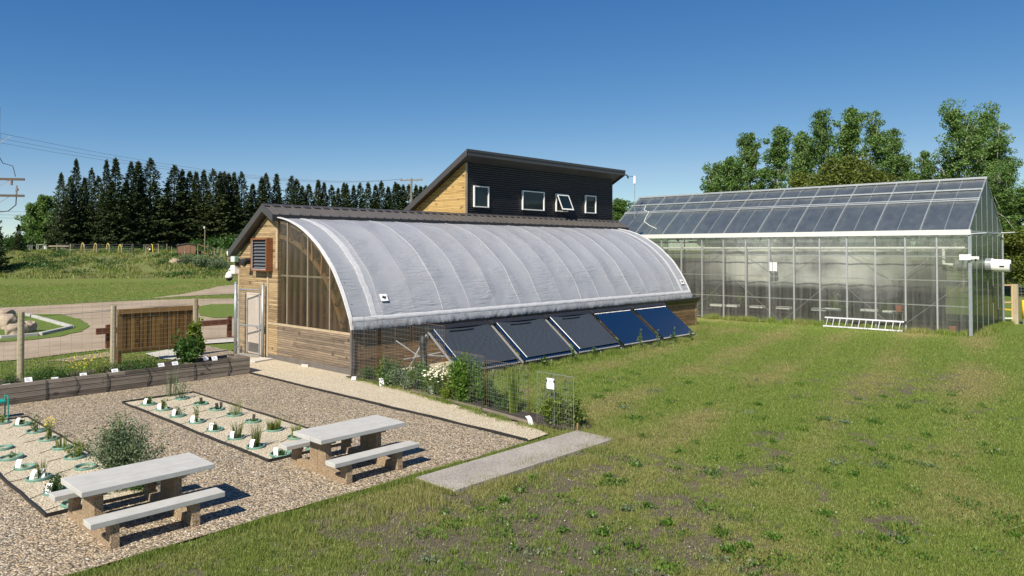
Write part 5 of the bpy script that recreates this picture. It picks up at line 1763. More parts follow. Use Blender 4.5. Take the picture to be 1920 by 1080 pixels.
pot(406, 767, 'green pot with two dark tags in the right bed', ('l', .06, .12, 90, 'green'), 'dd')
pot(439.7, 777.4, 'green pot with wispy brown green plant by the right bed edging', ('g', .5, .28, 34, 'grassplant'), None, 1.05)
pot(474.3, 789.3, 'green pot with one dark tag in middle of right bed', ('l', .06, .12, 90, 'green'), 'd')
pot(514.9, 805, 'dark rimmed pot with bushy grass near right table', ('g', .34, .3, 160, 'grassplant'), None)
pot(554.5, 819, 'green pot with yellow grass just behind right tabletop corner', ('g', .45, .18, 70, 'lime'), None)
pot(590, 838.7, 'green pot half hidden under the right picnic table', None, None)
pot(42.8, 795, 'green pot with small plant at far corner of left bed', ('l', .16, .12, 120, 'green'), 'w')
pot(66.8, 808.2, 'green pot with sprawling shoots, second from far corner of left bed', ('l', .5, .22, 170, 'green'), None)
pot(90.6, 823, 'green pot with yellow flowering plant in the left bed', ('y', .5, .16, 260, 'lime'), 'd')
pot(116, 838.8, 'green pot with wispy plant left of the grey green bush', ('g', .42, .2, 40, 'grassplant'), None)
pot(140.5, 856, 'green pot with ferny yellow plant touching the grey green bush', ('l', .38, .24, 420, 'lime'), None, 1.05)
pot(160, 875.4, 'green pot hidden behind the grey green bush branches', None, None)
pot(5, 839.8, 'green pot cut by the left edge of the photo', None, None)
pot(21.4, 857.7, 'green pot with little sprout near left edge of left bed', ('l', .12, .09, 60, 'green'), None, 1.15)
pot(47, 875.4, 'green pot with bare soil and one white tag in left bed', ('l', .05, .1, 30, 'grassplant'), 'w')
pot(72.3, 895.8, 'green pot with thin grass and two white tags in left bed', ('g', .42, .12, 50, 'grassplant'), 'ww', 1.1)
pot(104, 921.3, 'green pot with bright leafy plant beside left picnic bench', ('l', .38, .2, 420, 'green'), 'w')
pot(138.5, 943.7, 'green pot with sprout underneath the left picnic bench', ('l', .15, .1, 60, 'lime'), None)
pot(3, 792, 'green pot with pale shoots at left edge behind kneeler', ('l', .25, .14, 100, 'lime'), None)
bush('low_bush', .28, .48, 470, (*G(247, 918)[:2], .02), 'low bright green mound under the left picnic table', 'green', .05, 1500, 'plant')
bush('wild_bush', 1.12, .68, 471, (*G(232, 908)[:2], .02), 'large grey green feathery bush behind the left picnic table', 'sage', .05, 8500, 'bush', None, stems=46)
rng = np.random.default_rng(12)
# kneeler bench
t = thing('garden_kneeler', (*G(14, 782)[:2], .02), 'green padded garden kneeler bench by the left edge', 'kneeler')
kx, ky = t.location.x, t.location.y
t.location = (G(14, 783).x, G(14, 783).y, .02)
m = MB(); m.box(-.62, -.06, -.14, .14, .36, .42); m.build('pad', M['kneel'], t, bevel=.02)
for x in (-.02, -.66):
    m = MB()
    m.tube([(x, -.15, 0), (x, -.15, .5), (x, .15, .5), (x, .15, 0)], .017, 6); m.tube([(x, -.15, .02), (x, .15, .02)], .015, 6)
    m.build('leg_frame', M['kneel'], t)

# ================================================================== STRIP: WIRE PANELS + PLANTS
WG = 'wire mesh panels standing along the flower strip'
def panel(a, b, h, label, bottom=.02, rust=True):
    a = Vector(a); b = Vector(b); L_ = (b - a).length; d = (b - a) / L_
    t_ = thing('wire_trellis', (a.x, a.y, 0), label, 'wire panel', WG, math.atan2(d.y, d.x))
    m = MB(); r_ = .008
    m.bar((0, 0, h), (L_, 0, h), r_, r_); m.bar((0, 0, bottom), (L_, 0, bottom), r_, r_)
    for x in (0, L_): m.bar((x, 0, -.05), (x, 0, h), r_, r_)
    m.bar((L_ * .48, 0, -.05), (L_ * .48, 0, h), r_, r_)
    m.build('frame', M['rust'] if rust else M['galv'], t_)
    m = MB(); w = .0029
    n = int(L_ / .068)
    for i in range(1, n): m.bar((L_ * i / n, 0, bottom), (L_ * i / n, 0, h + .02), w, w)
    z = bottom + .05
    while z < h:
        m.bar((0, .004, z), (L_, .004, z), w, w); z += .1 if z < h * .55 else .13
    m.build('mesh', M['wire'], t_)
    return t_


panel((12.98, 18.98), (13.12, 17.9), 1.95, 'tall rusty wire panel against the wooden greenhouse corner')
panel((13.12, 17.66), (13.06, 16.25), 1.95, 'tall rusty wire panel, second from the greenhouse corner')
panel((13.06, 16.17), (12.95, 14.68), 1.95, 'tall rusty wire panel in front of the black hose')
panel((12.95, 14.35), (12.84, 13.05), 1.32, 'shorter wire panel behind the big green bush')
panel((12.82, 12.95), (12.76, 11.5), 1.24, 'shorter wire panel around the single upright stalk')
wp = panel((12.62, 11.1), (12.55, 9.98), 1.2, 'last short wire panel carrying the white paper notice', rust=False)
q = G(1033, 719, 1.0); d = ray(1033, 719); k = 12.56 / d.x
t = thing('paper_notice', (12.55, d.y * k, CH + d.z * k), 'white paper notice clipped to the last wire panel', 'notice')
m = MB(); m.box(-.012, -.009, -.11, .11, -.12, .12); m.build('sheet', M['card'], t)
m = MB()
for (zz, w_) in ((.065, .07), (.045, .05), (.03, .06)): m.box(-.0135, -.012, -w_, w_, zz, zz + .008)
m.build('print_lines', M['galv'], t)
m = MB(); m.box(-.018, -.012, -.125, -.09, .03, .085); m.box(-.018, -.012, .09, .125, .03, .085); m.build('clip', M['rubber'], t)
# timbers bounding the strip
for i, (a, b, lab) in enumerate([((12.68, 13.0), (12.9, 16.0), 'short weathered log edging below the daisies'), ((12.4, 11.0), (12.66, 12.9), 'short weathered log edging by the upright stalk')]):
    m = MB(); m.bar((*a, .045), (*b, .045), .1, .08); o = m.build('edging_log', M['timber_y'], bevel=.02); tag(o, lab, 'log')
sheet('strip_soil', [(12.6, 9.95), (12.35, 11), (12.45, 12.9), (12.9, 16), (13.0, 19.4), (13.32, 19.45), (14.6, 19.3), (14.6, 17), (13.6, 15), (13.3, 12), (13.2, 9.95)], .034, M['soil'], .08, 4, 12)
FG = 'plants of the flower strip in front of the greenhouse'
random.seed(21)
for i, (x, y, h, r, n, mt, lf, lab) in enumerate([
    (13.3, 18.6, .35, .4, 700, 'green', .07, 'low green plants at the greenhouse corner'),
    (13.35, 17.95, .75, .45, 1200, 'grassplant', .07, 'upright light green plant behind the first wire panel'),
    (13.3, 17.3, .6, .6, 2200, 'green', .08, 'round leaved green clump left of the silvery one'),
    (13.2, 16.7, .5, .6, 2400, 'sage', .07, 'silvery green low clump behind the second wire panel'),
    (13.5, 16.2, .65, .5, 1600, 'bright', .08, 'mid green clump left of the daisies'),
    (14.3, 17.5, .5, .5, 800, 'green', .08, 'dark green plant behind the black hose'),
    (13.25, 15.0, .62, .6, 3000, 'green', .05, 'feathery green daisy foliage under the cream flowers'),
    (13.05, 13.95, 1.2, .66, 7500, 'bright', .085, 'tallest bushy bright green plant of the strip'),
    (13.0, 14.5, .5, .45, 1100, 'lime', .06, 'bright green low plant between daisies and tall bush'),
    (13.1, 13.2, .8, .4, 1500, 'green', .07, 'green bush side branch under the rusty short panel'),
    (12.8, 10.7, .8, .42, 1300, 'lime', .09, 'yellow green weeds behind the white paper notice'),
    (12.9, 10.25, .65, .34, 700, 'grassplant', .09, 'green yellow weeds right of the paper notice'),
    (12.9, 10.95, .95, .34, 420, 'sage', .06, 'dark seed headed stalks behind the last wire panel'),
    (13.1, 12.5, .3, .4, 500, 'green', .07, 'low green plants near the short log'),
    (13.6, 12.9, .35, .4, 500, 'green', .09, 'broad leaved weed on the lawn behind the wire panels')]):
    bush('strip_plant', h, r, 500 + i, (x, y, .03), lab, mt, lf, n, 'plant', FG, stems=16 if h < 1 else 40)
# daisies
t = thing('daisy_flowers', (13.1, 15.05, .1), 'cream white daisy like flowers in the middle of the strip', 'flowers')
rng = np.random.default_rng(31); rs = random.Random(31); m = MB(); m2 = MB()
for i in range(170):
    a = rs.uniform(0, 6.28); r_ = rs.uniform(0, .62) ** .8; x = .45 * r_ * math.cos(a); y = r_ * math.sin(a); z = .72 - .35 * r_ + rs.uniform(-.12, .06)
    m.sphere((x, y, z), rs.uniform(.025, .045), 7, 3, (1, 1, .4)); m2.bar((x * .6, y * .6, 0), (x, y, z), .005, .005)
m.build('blossoms', M['wflower'], t, smooth=True); m2.build('stem', M['stem'], t)
grassy('stalk', 1.25, .2, 40, 530, (12.95, 12.15, .03), 'single tall upright yellow green stalk between the panels', 'lime', group=FG, w=.03, lean=.08)
for i, (px_, py_, lab) in enumerate([(663, 711, 'white plant tag lying by the greenhouse corner'), (716, 722, 'white plant tag by the silvery clump'), (811, 738, 'white plant tag beside the daisies on the log'), (997, 796, 'white plant tag by the yellow weeds at the strip end')]):
    p = G(px_, py_, .06)
    o_ = bpy.data.objects.new('plant_tag', tag_me); COL.objects.link(o_); o_.location = (p.x, p.y, .04); o_.rotation_euler = (0, 0, -.7 + i * .2); o_.scale = (1.2, 1.2, 1.0 if i else .4)
    tag(o_, lab, 'plant tag', 'plant tags along the flower strip')
m = MB(); m.bar((12.62, 9.93, 0), (12.63, 9.93, .2), .035, .02); o = m.build('wooden_stake', M['stud']); tag(o, 'small wooden stake at the corner of the concrete pad', 'stake')
# paver and tray by the door
m = MB(); m.box(-.42, .42, -.32, .32, 0, .05); o = m.build('stone_paver', M['walkconc'], None, (12.75, 24.45, .032), bevel=.008); o.rotation_euler = (0, 0, .25); tag(o, 'square pale paver lying in front of the gable gate', 'paver')
t = thing('seed_tray', (*G(579, 688)[:2], .03), 'small shallow cardboard tray on the pale path by the wall', 'tray'); t.rotation_euler = (0, 0, .3)
m = MB()
for b in ((-.2, .2, -.14, -.13), (-.2, .2, .13, .14), (-.2, -.19, -.13, .13), (.19, .2, -.13, .13)): m.box(*b, .0, .09)
m.box(-.19, .19, -.13, .13, .002, .02); m.build('box', M['walkconc'], t)
m = MB()
for i in range(9): m.sphere((random.uniform(-.14, .14), random.uniform(-.09, .09), .05), .035, 7, 4, (1, 1, .6), .1)
m.build('rubble', M['siding_gold'], t)

# ================================================================== FENCES + GATE
t = thing('wire_fence', (0, 0, 0), 'tall woven wire fence on round wooden posts behind the planter', 'fence')
FY = 26.2
for i, (px_, py_) in enumerate(((40, 585), (213, 573), (367, 560))):
    d = ray(px_, py_); k = FY / d.y
    x, z = d.x * k, CH + d.z * k
    m = MB(); tl = random.uniform(-.03, .03)
    m.tube([(x, FY, -.1), (x + tl * .5, FY, z * .5), (x + tl, FY, z)], [.098, .092, .085], 14)
    m.build('post', M['post'], t)
for x in (-1.5, 3.3): 
    m = MB(); m.tube([(x, FY, -.1), (x, FY, 2.1)], .09, 12); m.build('post', M['post'], t)
m = MB(); w = .0045; fx0, fx1 = -2, 12.8
for j in range(16):
    z = .06 + j * .15
    pts_ = [(fx0 + (fx1 - fx0) * i / 60, FY - .09 + .01 * math.sin(i * 1.7 + j), z + .015 * math.sin(i * .6 + j)) for i in range(61)]
    for a, b in zip(pts_[:-1], pts_[1:]): m.bar(a, b, w, w)
x = fx0
while x < fx1:
    m.bar((x, FY - .085, .05), (x + random.uniform(-.01, .01), FY - .085, 2.33), w, w); x += .3
m.build('woven_wire', M['wire'], t)

t = thing('chain_link_gate', (0, 0, 0), 'grey chain link gate on steel posts before the pale door', 'gate')
ga, gb = Vector((12.86, 26.2, 0)), Vector((13.12, 25.0, 0))
d_ = (gb - ga); 
def gpnt(px_): # point on gate line seen at px
    r_ = ray(px_, 600)
    # intersect ray direction with line ga + s d_
    A_ = np.array([[r_.x, -d_.x], [r_.y, -d_.y]]); s_ = np.linalg.solve(A_, np.array([ga.x, ga.y]))
    return ga + d_ * float(s_[1])
p1, p2 = gpnt(441.5), gpnt(492.5)
for p in (p1, p2):
    m = MB(); m.tube([(p.x, p.y, -.05), (p.x, p.y, 2.72)], .056, 12); m.tube([(p.x, p.y, 2.72), (p.x, p.y, 2.77)], [.062, .03], 12); m.build('post', M['galv'], t, smooth=True)
ta, tb = gpnt(448.2), gpnt(486.5)
m = MB(); zb, zt = .1, 2.5
for a, b in (((ta, zb), (ta, zt)), ((tb, zb), (tb, zt)), ((ta, zt), (tb, zt)), ((ta, zb), (tb, zb)), ((ta, 1.18), (tb, 1.18))):
    m.tube([(a[0].x, a[0].y, a[1]), (b[0].x, b[0].y, b[1])], .026, 8)
m.build('gate_frame', M['galv'], t)
m = MB(); e = (tb - ta); Lg = e.length; e = e / Lg; st = .075
def dg(u0, z0, u1, z1):
    a = ta + e * u0; b = ta + e * u1; m.bar((a.x, a.y, z0), (b.x, b.y, z1), .0042, .0042)
n = int((Lg + zt - zb) / st)
for k in range(1, n):
    c = k * st
    # u + v = c
    u0 = max(0, c - (zt - zb)); u1 = min(Lg, c)
    if u1 > u0: dg(u0, zb + c - u0, u1, zb + c - u1); dg(u0, zt - (c - u0), u1, zt - (c - u1))
m.build('chain_mesh', M['wire'], t)
m = MB(); c_ = gpnt(489.5); m.box(c_.x - .05, c_.x + .05, c_.y - .06, c_.y + .04, 1.1, 1.25); m.tube([(c_.x - .05, c_.y, 1.18), (c_.x - .05, c_.y, 1.42)], .012, 6); m.build('latch', M['galv'], t)
m = MB()
for z in (.35, 2.1): c_ = gpnt(445); m.box(c_.x - .03, c_.x + .03, c_.y - .04, c_.y + .04, z - .03, z + .03)
m.build('hinge', M['galv'], t)

# board fence panel seen from behind
t = thing('wooden_screen', (0, 0, 0), 'brown vertical board sign back between two wooden fence posts', 'board panel')
BY = 27.4
bx0, bx1, bz0, bz1 = 9.1, 11.9, .36, 1.9
m = MB()
k = bx0
while k < bx1 - .02:
    w_ = min(.14, bx1 - k); off = random.uniform(0, .012)
    m.box(k + .003, k + w_ - .003, BY + off, BY + off + .025, bz0 + .02, bz1 - .02); k += w_
m.build('boards', M['boardfence'], t)
m = MB(); m.box(bx0, bx1, BY - .05, BY - .004, bz1 - .17, bz1); m.build('rail', M['boardrail'], t)
m = MB(); m.box(bx0, bx1, BY - .05, BY - .004, bz0, bz0 + .15); m.build('rail', M['boardrail'], t)
for x in (bx0 + .02, bx1 - .12):
    m = MB(); m.box(x, x + .12, BY + .04, BY + .16, -.05, bz1 - .05); m.build('post', M['brownpaint'], t)
# low rail
t = thing('rail_fence', (0, 0, 0), 'low red brown wooden rail barrier behind the board panel', 'fence')
m = MB(); m.box(9.8, 15.25, 31.9, 31.98, .6, .84); m.build('rail', M['brownpaint'], t)
for x in (10.2, 12.9, 15.25):
    m = MB(); m.box(x, x + .17, 31.99, 32.15, -.05, .95); m.build('post', M['brownpaint'], t)

# boulders
BGP = 'boulders on the grass island at left'
rs = random.Random(3)
for i, (px_, py_, rx_, rz_, lab) in enumerate([(8, 597, .62, .42, 'flat topped pale boulder at the back left'), (13, 617, .5, .55, 'pale rounded boulder in the middle of the pile'), (32, 628, .52, .42, 'front tan boulder just left of the wooden post'), (55, 623, .36, .4, 'brown boulder showing right of the wooden post'), (-8, 612, .4, .4, 'dark boulder half hidden at the left edge')]):
    p = G(px_, py_ , 0)
    bm = bmesh.new(); bmesh.ops.create_icosphere(bm, subdivisions=4, radius=1)
    ang = rs.uniform(0, 3)
    for v in bm.verts:
        c = v.co
        f = 1 + .22 * (float(fbm(np.array([c.x * 1.3 + i * 7 + 3]), np.array([c.y * 1.3 + c.z * 1.7 + 5]), 3)[0]) - .5) * 2
        q_ = Vector((max(-.8, min(.82, c.x)), max(-.82, min(.8, c.y)), min(.8, c.z))) * f
        v.co = Vector((q_.x * rx_, q_.y * rx_ * .8, q_.z * rz_))
    me = bpy.data.meshes.new('boulder'); bm.to_mesh(me); bm.free(); me.materials.append(M['rock'])
    me.polygons.foreach_set('use_smooth', [True] * len(me.polygons))
    o = bpy.data.objects.new('boulder', me); COL.objects.link(o); o.location = (p.x, p.y, rz_ * .5); o.rotation_euler = (rs.uniform(-.15, .15), rs.uniform(-.15, .15), ang)
    tag(o, lab, 'boulder', BGP)

# ================================================================== POWER POLES
pw = AT(-8, 467, 41)
t = thing('utility_pole', (pw.x, pw.y, 0), 'near utility pole with crossarms and transformer at the left edge', 'utility pole')
m = MB(); m.tube([(0, 0, -.2), (0, 0, 12)], [.16, .11], 10); m.build('pole', M['oldpole'], t)
ad = Vector((_r.x, _r.y, 0)).normalized(); ad = (ad * .97 + Vector((_f.x, _f.y, 0)) * .2).normalized()
for z, ar in ((7.95, 1.4), (7.02, 1.4), (10.4, .12)):
    m = MB(); m.bar(Vector((0, 0, z)) - ad * 1.4, Vector((0, 0, z)) + ad * ar, .1, .13); m.build('crossarm', M['darkpole'], t)
    m = MB(); m.bar(Vector((0, 0, z - .5)), Vector((0, 0, z)) + ad * .7, .03, .03); m.build('brace', M['galv'], t)
m = MB(); c = Vector((0, 0, 9.2)) - ad * .02 + Vector((-_f.x, -_f.y, 0)) * .3; m.tube([c, c + Vector((0, 0, .7))], .24, 12); m.build('transformer', M['dkshed'], t)
m = MB(); c = ad * .75
for (dx, z0, z1, r_) in ((.72, 7.62, 7.88, .09), (1.0, 7.1, 7.6, .05), (1.02, 7.3, 7.42, .09), (.0, 7.1, 7.5, .08)):
    p = ad * dx; m.tube([(p.x, p.y, z0), (p.x, p.y, z1)], r_, 8)
m.build('insulator', M['porcelain'], t)
m = MB()
def adz(u, z): p = ad * u; return (p.x, p.y, z)
m.tube([adz(.0, 9.4), adz(.3, 8.85), adz(.8, 8.7), adz(.95, 8.1)], .02, 5); m.tube([adz(1.0, 7.0), adz(.98, 6.5), adz(.6, 6.15), adz(.2, 6.1)], .03, 5); m.tube([adz(1.0, 7.0), adz(1.0, 7.3)], .03, 5)
m.build('jumper_cable', M['rubber'], t)
pf = AT(771, 467, 92)
t2 = thing('utility_pole', (pf.x, pf.y, 0), 'far utility pole with one crossarm beside the black building', 'utility pole')
zt = CH + (467 - 334) / FPX * 92
m = MB(); m.tube([(0, 0, -.2), (0, 0, zt)], [.17, .12], 9); m.build('pole', M['oldpole'], t2)
a2 = Vector((_r.x, _r.y, 0)).normalized()
m = MB(); m.bar(Vector((0, 0, zt - .28)) - a2 * 1.42, Vector((0, 0, zt - .2)) + a2 * 1.42, .12, .15); m.build('crossarm', M['oldpole'], t2)
m = MB(); m.bar(Vector((0, 0, zt - 1.1)), Vector((0, 0, zt - .3)) - a2 * .75, .04, .04); m.bar(Vector((0, 0, zt - 1.1)), Vector((0, 0, zt - .3)) + a2 * .75, .04, .04); m.build('brace', M['galv'], t2)
m = MB()
for u in (-1.3, -.5, .8, 1.2): p = a2 * u; m.tube([(p.x, p.y, zt - .2), (p.x, p.y, zt + .02)], .06, 6)
m.build('insulator', M['porcelain'], t2)
wl = ['top power line crossing the sky from the left edge', 'middle power line crossing the sky from the left edge', 'lowest power line crossing the sky from the left edge']
for i, (u1, z1, u2) in enumerate(((.1, 10.55, -1.3), (-.4, 10.35, -1.2), (-1.0, 10.2, -1.1))):
    a = Vector((pw.x, pw.y, z1)) + ad * u1; b = Vector((pf.x, pf.y, zt - .1 + .03 * (1 - i))) + a2 * u2
    pts_ = []
    for k in range(31):
        f = k / 30; p = a.lerp(b, f); p.z -= 1.5 * 4 * f * (1 - f) * .8; pts_.append(p)
    m = MB(); m.tube(pts_, .009, 4); o = m.build('power_line', M['dwire']); tag(o, wl[i], 'power line', 'power lines between the two utility poles')
for i, (ya, yb) in enumerate(((395, 398), (402, 404), (408, 410))):
    a = AT(-20, ya, 90); b = AT(60, yb, 128)
    m = MB(); m.tube([a, b], .016, 4); o = m.build('distant_power_line', M['dwire']); tag(o, ['top', 'middle', 'bottom'][i] + ' of three short distant lines left of the rounded tree', 'power line', 'short distant power lines at left')

# ================================================================== THINGS ON THE RISE
def gnd(px_, dep):
    p = AT(px_, 467, dep); return Vector((p.x, p.y, hz(p.x, p.y)))


def dep_for(px_, py_):
    """distance at which the terrain is seen at this height in the picture"""
    for dd in np.arange(102, 150, .5):
        g = gnd(px_, dd)
        if HOR + (CH - g.z) / dd * FPX <= py_ + .3: return dd
    return 134.0


t = thing('meadow_fence', (0, 0, 0), 'long wire fence with thin posts along the top of the meadow', 'fence')
posts = [(107, 458, 474), (132, 457, 473), (158, 458, 474), (181, 457, 475), (205, 458, 475), (229, 457, 476), (250, 457, 478), (270, 458, 472), (297, 457, 474), (313, 457, 472), (334, 457, 470), (390, 457, 482), (409, 463, 476), (402, 465, 487), (415, 466, 488), (428, 467, 490), (440, 468, 492)]
tops_ = []
for (px_, yt, yb) in posts:
    dd = dep_for(px_, yb); g = gnd(px_, dd); z = CH + (467 - yt) / FPX * dd
    m = MB(); m.tube([(g.x, g.y, g.z - .2), (g.x, g.y, z)], .075, 7); m.build('post', M['post'], t)
    tops_.append((px_, g, z))
m = MB()
for a, b in zip(tops_[:11], tops_[1:11]):
    for f in (.15, .35, .55, .75, .95): m.bar((a[1].x, a[1].y, a[1].z + (a[2] - a[1].z) * f), (b[1].x, b[1].y, b[1].z + (b[2] - b[1].z) * f), .02, .02)
m.build('wires', M['wire'], t)
m = MB()
for a, b in ((tops_[13], tops_[14]), (tops_[14], tops_[15]), (tops_[15], tops_[16]), (tops_[11], tops_[13])):
    for f in (.3, .6, .9): m.bar((a[1].x, a[1].y, a[1].z + (a[2] - a[1].z) * f), (b[1].x, b[1].y, b[1].z + (b[2] - b[1].z) * f), .02, .02)
m.build('wires', M['wire'], t)
# inner posts in front
t = thing('paddock_fence', (0, 0, 0), 'shorter row of pale posts in front of the long meadow fence', 'fence')
for (px_, yt, yb) in ((248, 458, 478), (273.5, 460, 479), (297.5, 461, 479), (322, 462, 480), (347, 463, 482), (371, 460, 482)):
    dd = dep_for(px_, yb); g = gnd(px_, dd); z = CH + (467 - yt) / FPX * dd
    m = MB(); m.tube([(g.x, g.y, g.z - .2), (g.x, g.y, z)], .07, 7); m.build('post', M['post'], t)
# open wooden frame right of the shed
t = thing('timber_rail_fence', (0, 0, 0), 'pale open timber frame joined to the right side of the brown shed', 'frame')
ga_, gb2 = gnd(371, 120), gnd(390, 118)
m = MB()
for f in (.95, .3): m.bar((ga_.x, ga_.y, ga_.z + 1.7 * f), (gb2.x, gb2.y, gb2.z + 1.7 * f), .09, .13)
m.build('rail', M['stud'], t)
for g in (ga_, gb2): m = MB(); m.bar((g.x, g.y, g.z - .2), (g.x, g.y, g.z + 1.75), .1, .1); m.build('post', M['stud'], t)
# shed
dd = 119; g = gnd(349, dd)
t = thing('garden_shed', (g.x, g.y, g.z), 'small brown shed with low gable roof on the meadow rise', 'shed', rz=YAW - R(90) + R(28))
w_, dp, hh = 1.32, 1.5, 1.75
m = MB(); m.prism([(-w_, -dp, -.3), (w_, -dp, -.3), (w_, -dp, hh - .2), (0, -dp, hh + .05), (-w_, -dp, hh - .2)], (0, .06, 0)); m.build('front_wall', M['shed'], t)
m = MB(); m.box(-w_, -w_ + .06, -dp + .06, dp, -.3, hh - .2); m.box(w_ - .06, w_, -dp + .06, dp, -.3, hh - .2); m.box(-w_ + .06, w_ - .06, dp - .06, dp, -.3, hh - .2); m.build('side_wall', M['dkshed'], t)
m = MB(); m.prism([(-w_ - .15, -dp - .12, hh - .23), (0, -dp - .12, hh + .08), (w_ + .15, -dp - .12, hh - .23), (w_ + .15, -dp - .12, hh - .16), (0, -dp - .12, hh + .16), (-w_ - .15, -dp - .12, hh - .16)], (0, 2 * dp + .24, 0)); m.build('roof', M['roofmetal2'], t)
m = MB(); m.box(w_ * .35, w_ * .42, -dp - .02, -dp, -.1, hh - .3); m.build('trim', M['stud'], t)
m = MB(); m.box(-.1, .02, -dp - .02, -dp, 0, .3); m.build('vent', M['black_metal'], t)
# lamp pole
dd = 122; g = gnd(384, dd); z = CH + (467 - 424.5) / FPX * dd
t = thing('lamp_pole', tuple(g), 'slim wooden lamp pole with white head beside the brown shed', 'lamp')
m = MB(); m.tube([(0, 0, -.2), (0, 0, z - g.z)], .085, 8); m.build('pole', M['oldpole'], t)
m = MB(); m.tube([(-.1, 0, z - g.z - .35), (-.1, 0, z - g.z)], .13, 8); m.build('lamp_head', M['white'], t)
# yellow hoops
HG = 'pale yellow hoop shaped tubes on the meadow'
for i, (px_, yb) in enumerate(((155, 473.5), (179, 474), (202.5, 475), (225, 477))):
    dd = dep_for(px_, yb); g = gnd(px_, dd)
    hh = 1.65; m = MB()
    m.tube([(-.3, 0, -.1), (-.26, 0, hh * .55), (-.18, 0, hh * .85), (-.02, 0, hh), (.13, 0, hh * .9), (.24, 0, hh * .6), (.34, 0, -.1)], .07, 7)
    m.tube([(-.16, .1, -.1), (-.15, .1, hh * .6), (-.08, .1, hh * .9), (.0, .1, hh * .97)], .05, 7)
    o = m.build('yellow_hoop', M['hoop'], None, tuple(g), smooth=True); o.rotation_euler = (0, 0, YAW - R(90))
    tag(o, ['leftmost', 'second from left', 'third from left', 'rightmost'][i] + ' of the four pale yellow hoops on the meadow', 'hoop', HG)
# rock slabs
t = thing('rock_pile', tuple(gnd(115, 134)), 'stack of flat tan rock slabs beyond the meadow at left', 'rocks', rz=YAW - R(90))
m = MB(); m.sphere((-1.2, 0, .45), .6, 12, 8, (1.1, .9, .9), .12); m.build('rock', M['rock2'], t)
m = MB(); m.sphere((.6, -.2, .3), .6, 12, 8, (1.2, .9, .8), .12); m.build('rock', M['rock2'], t)
m = MB(); m.box(-1.9, 1.9, -.8, .8, .75, 1.0); m.build('slab', M['rock2'], t, bevel=.08)
# white-grey box frames
for i, (x0, x1, lab) in enumerate(((41, 60, 'pale post frame structure at far left of the meadow'), (68.5, 86, 'pale square frame structure right of the leftmost one'))):
    ga_, gb2 = gnd(x0, 136), gnd(x1, 136)
    t = thing('timber_pen', (0, 0, 0), lab, 'frame', 'pale timber frames on the far meadow')
    for f in (0, .18, .7, 1) if i else (0, .2, .6, .8, 1):
        p = ga_.lerp(gb2, f); m = MB(); m.bar((p.x, p.y, p.z - .2), (p.x, p.y, p.z + 1.3), .09, .09); m.build('post', M['concrete'], t)
    m = MB(); z1 = 1.3
    m.bar((ga_.x, ga_.y, ga_.z + z1), (gb2.x, gb2.y, gb2.z + z1) if i else tuple(ga_.lerp(gb2, .2) + Vector((0, 0, z1))), .09, .09)
    m.bar((ga_.x, ga_.y, ga_.z + .2), (gb2.x, gb2.y, gb2.z + .2) if i else tuple(ga_.lerp(gb2, .2) + Vector((0, 0, .2))), .09, .12)
    m.build('rail', M['concrete'], t)
# small yellow and black machine
t = thing('small_machine', tuple(gnd(284, 124)), 'small yellow and black machine with white tank on the meadow', 'machine', rz=YAW - R(90))
m = MB(); m.box(-.35, .1, -.2, .3, -.05, .95); m.box(-.5, -.3, -.1, .1, .55, .8); m.build('body', M['black_metal'], t, bevel=.03)
m = MB(); m.bar((.25, 0, 0), (.2, 0, 1.25), .22, .1); m.bar((.2, 0, 1.2), (-.05, 0, 1.3), .12, .1); m.bar((-.65, -.1, .62), (-.45, -.1, .7), .14, .12); m.build('guard', M['yellow'], t)
m = MB(); m.sphere((-.15, -.25, .4), .17, 10, 7); m.build('tank', M['white'], t, smooth=True)
# earth heap with dark pipe on the mound
g = gnd(327, 112)
t = thing('dirt_heap', (g.x, g.y, g.z - .1), 'bare tan dirt heap on the rough mound', 'heap', rz=YAW - R(90))
m = MB(); m.sphere((0, 0, 0), 1, 16, 10, (.9, .6, .75), .1); m.build('earth', M['road'], t, smooth=True)
t = thing('stone_slab', (*gnd(346, 111)[:2], hz(*gnd(346, 111)[:2]) + .45), 'flat pale slab with dark hollow right of the dirt heap', 'slab', rz=YAW - R(90))
m = MB(); m.box(-1.0, 1.9, -.4, .5, .0, .12); m.build('slab', M['rock2'], t, bevel=.03)
m = MB(); m.box(-1.0, -.5, -.38, .4, -.75, -.01); m.build('block', M['black_metal'], t)

# right edge: wooden gate with post, yellow bollard
t = thing('wooden_gate', (0, 0, 0), 'wooden frame gate with thick post beyond the glass greenhouse', 'gate')
p = G(1905, 607)
pg = Vector((p.x, p.y, 0)); e_ = Vector((_r.x, _r.y, 0))
m = MB(); m.bar((p.x, p.y, -.1), (p.x, p.y, 2.12), .26, .26); m.build('post', M['post'], t)
m = MB(); a = pg - e_ * .95; b = pg - e_ * .18
for q_ in (a, b): m.bar((q_.x, q_.y, .1), (q_.x, q_.y, 2.1), .08, .06)
for z in (2.07, 1.15): m.bar((a.x, a.y, z), (b.x, b.y, z), .06, .07)
m.build('gate_frame', M['ribwood'], t)
m = MB(); m.bar((a.x, a.y, .3), (b.x, b.y, .3), .05, .05); m.build('lower_rail', M['card'], t)
m = MB()
for k in range(12): m.bar((b.x, b.y, .2 + k * .17) if 0 else tuple(pg + e_ * .15 + Vector((0, 0, .2 + k * .16))), tuple(pg + e_ * 3 + Vector((0, 0, .2 + k * .16))), .012, .012)
for k in range(14): q_ = pg + e_ * (.3 + k * .2); m.bar((q_.x, q_.y, .1), (q_.x, q_.y, 2.1), .01, .01)
m.build('wire_mesh', M['wire'], t)
t = thing('yellow_bollard', (*(pg + e_ * .33 - Vector((_f.x, _f.y, 0)) * .2)[:2], 0), 'yellow post standing right of the wooden gate post', 'bollard')
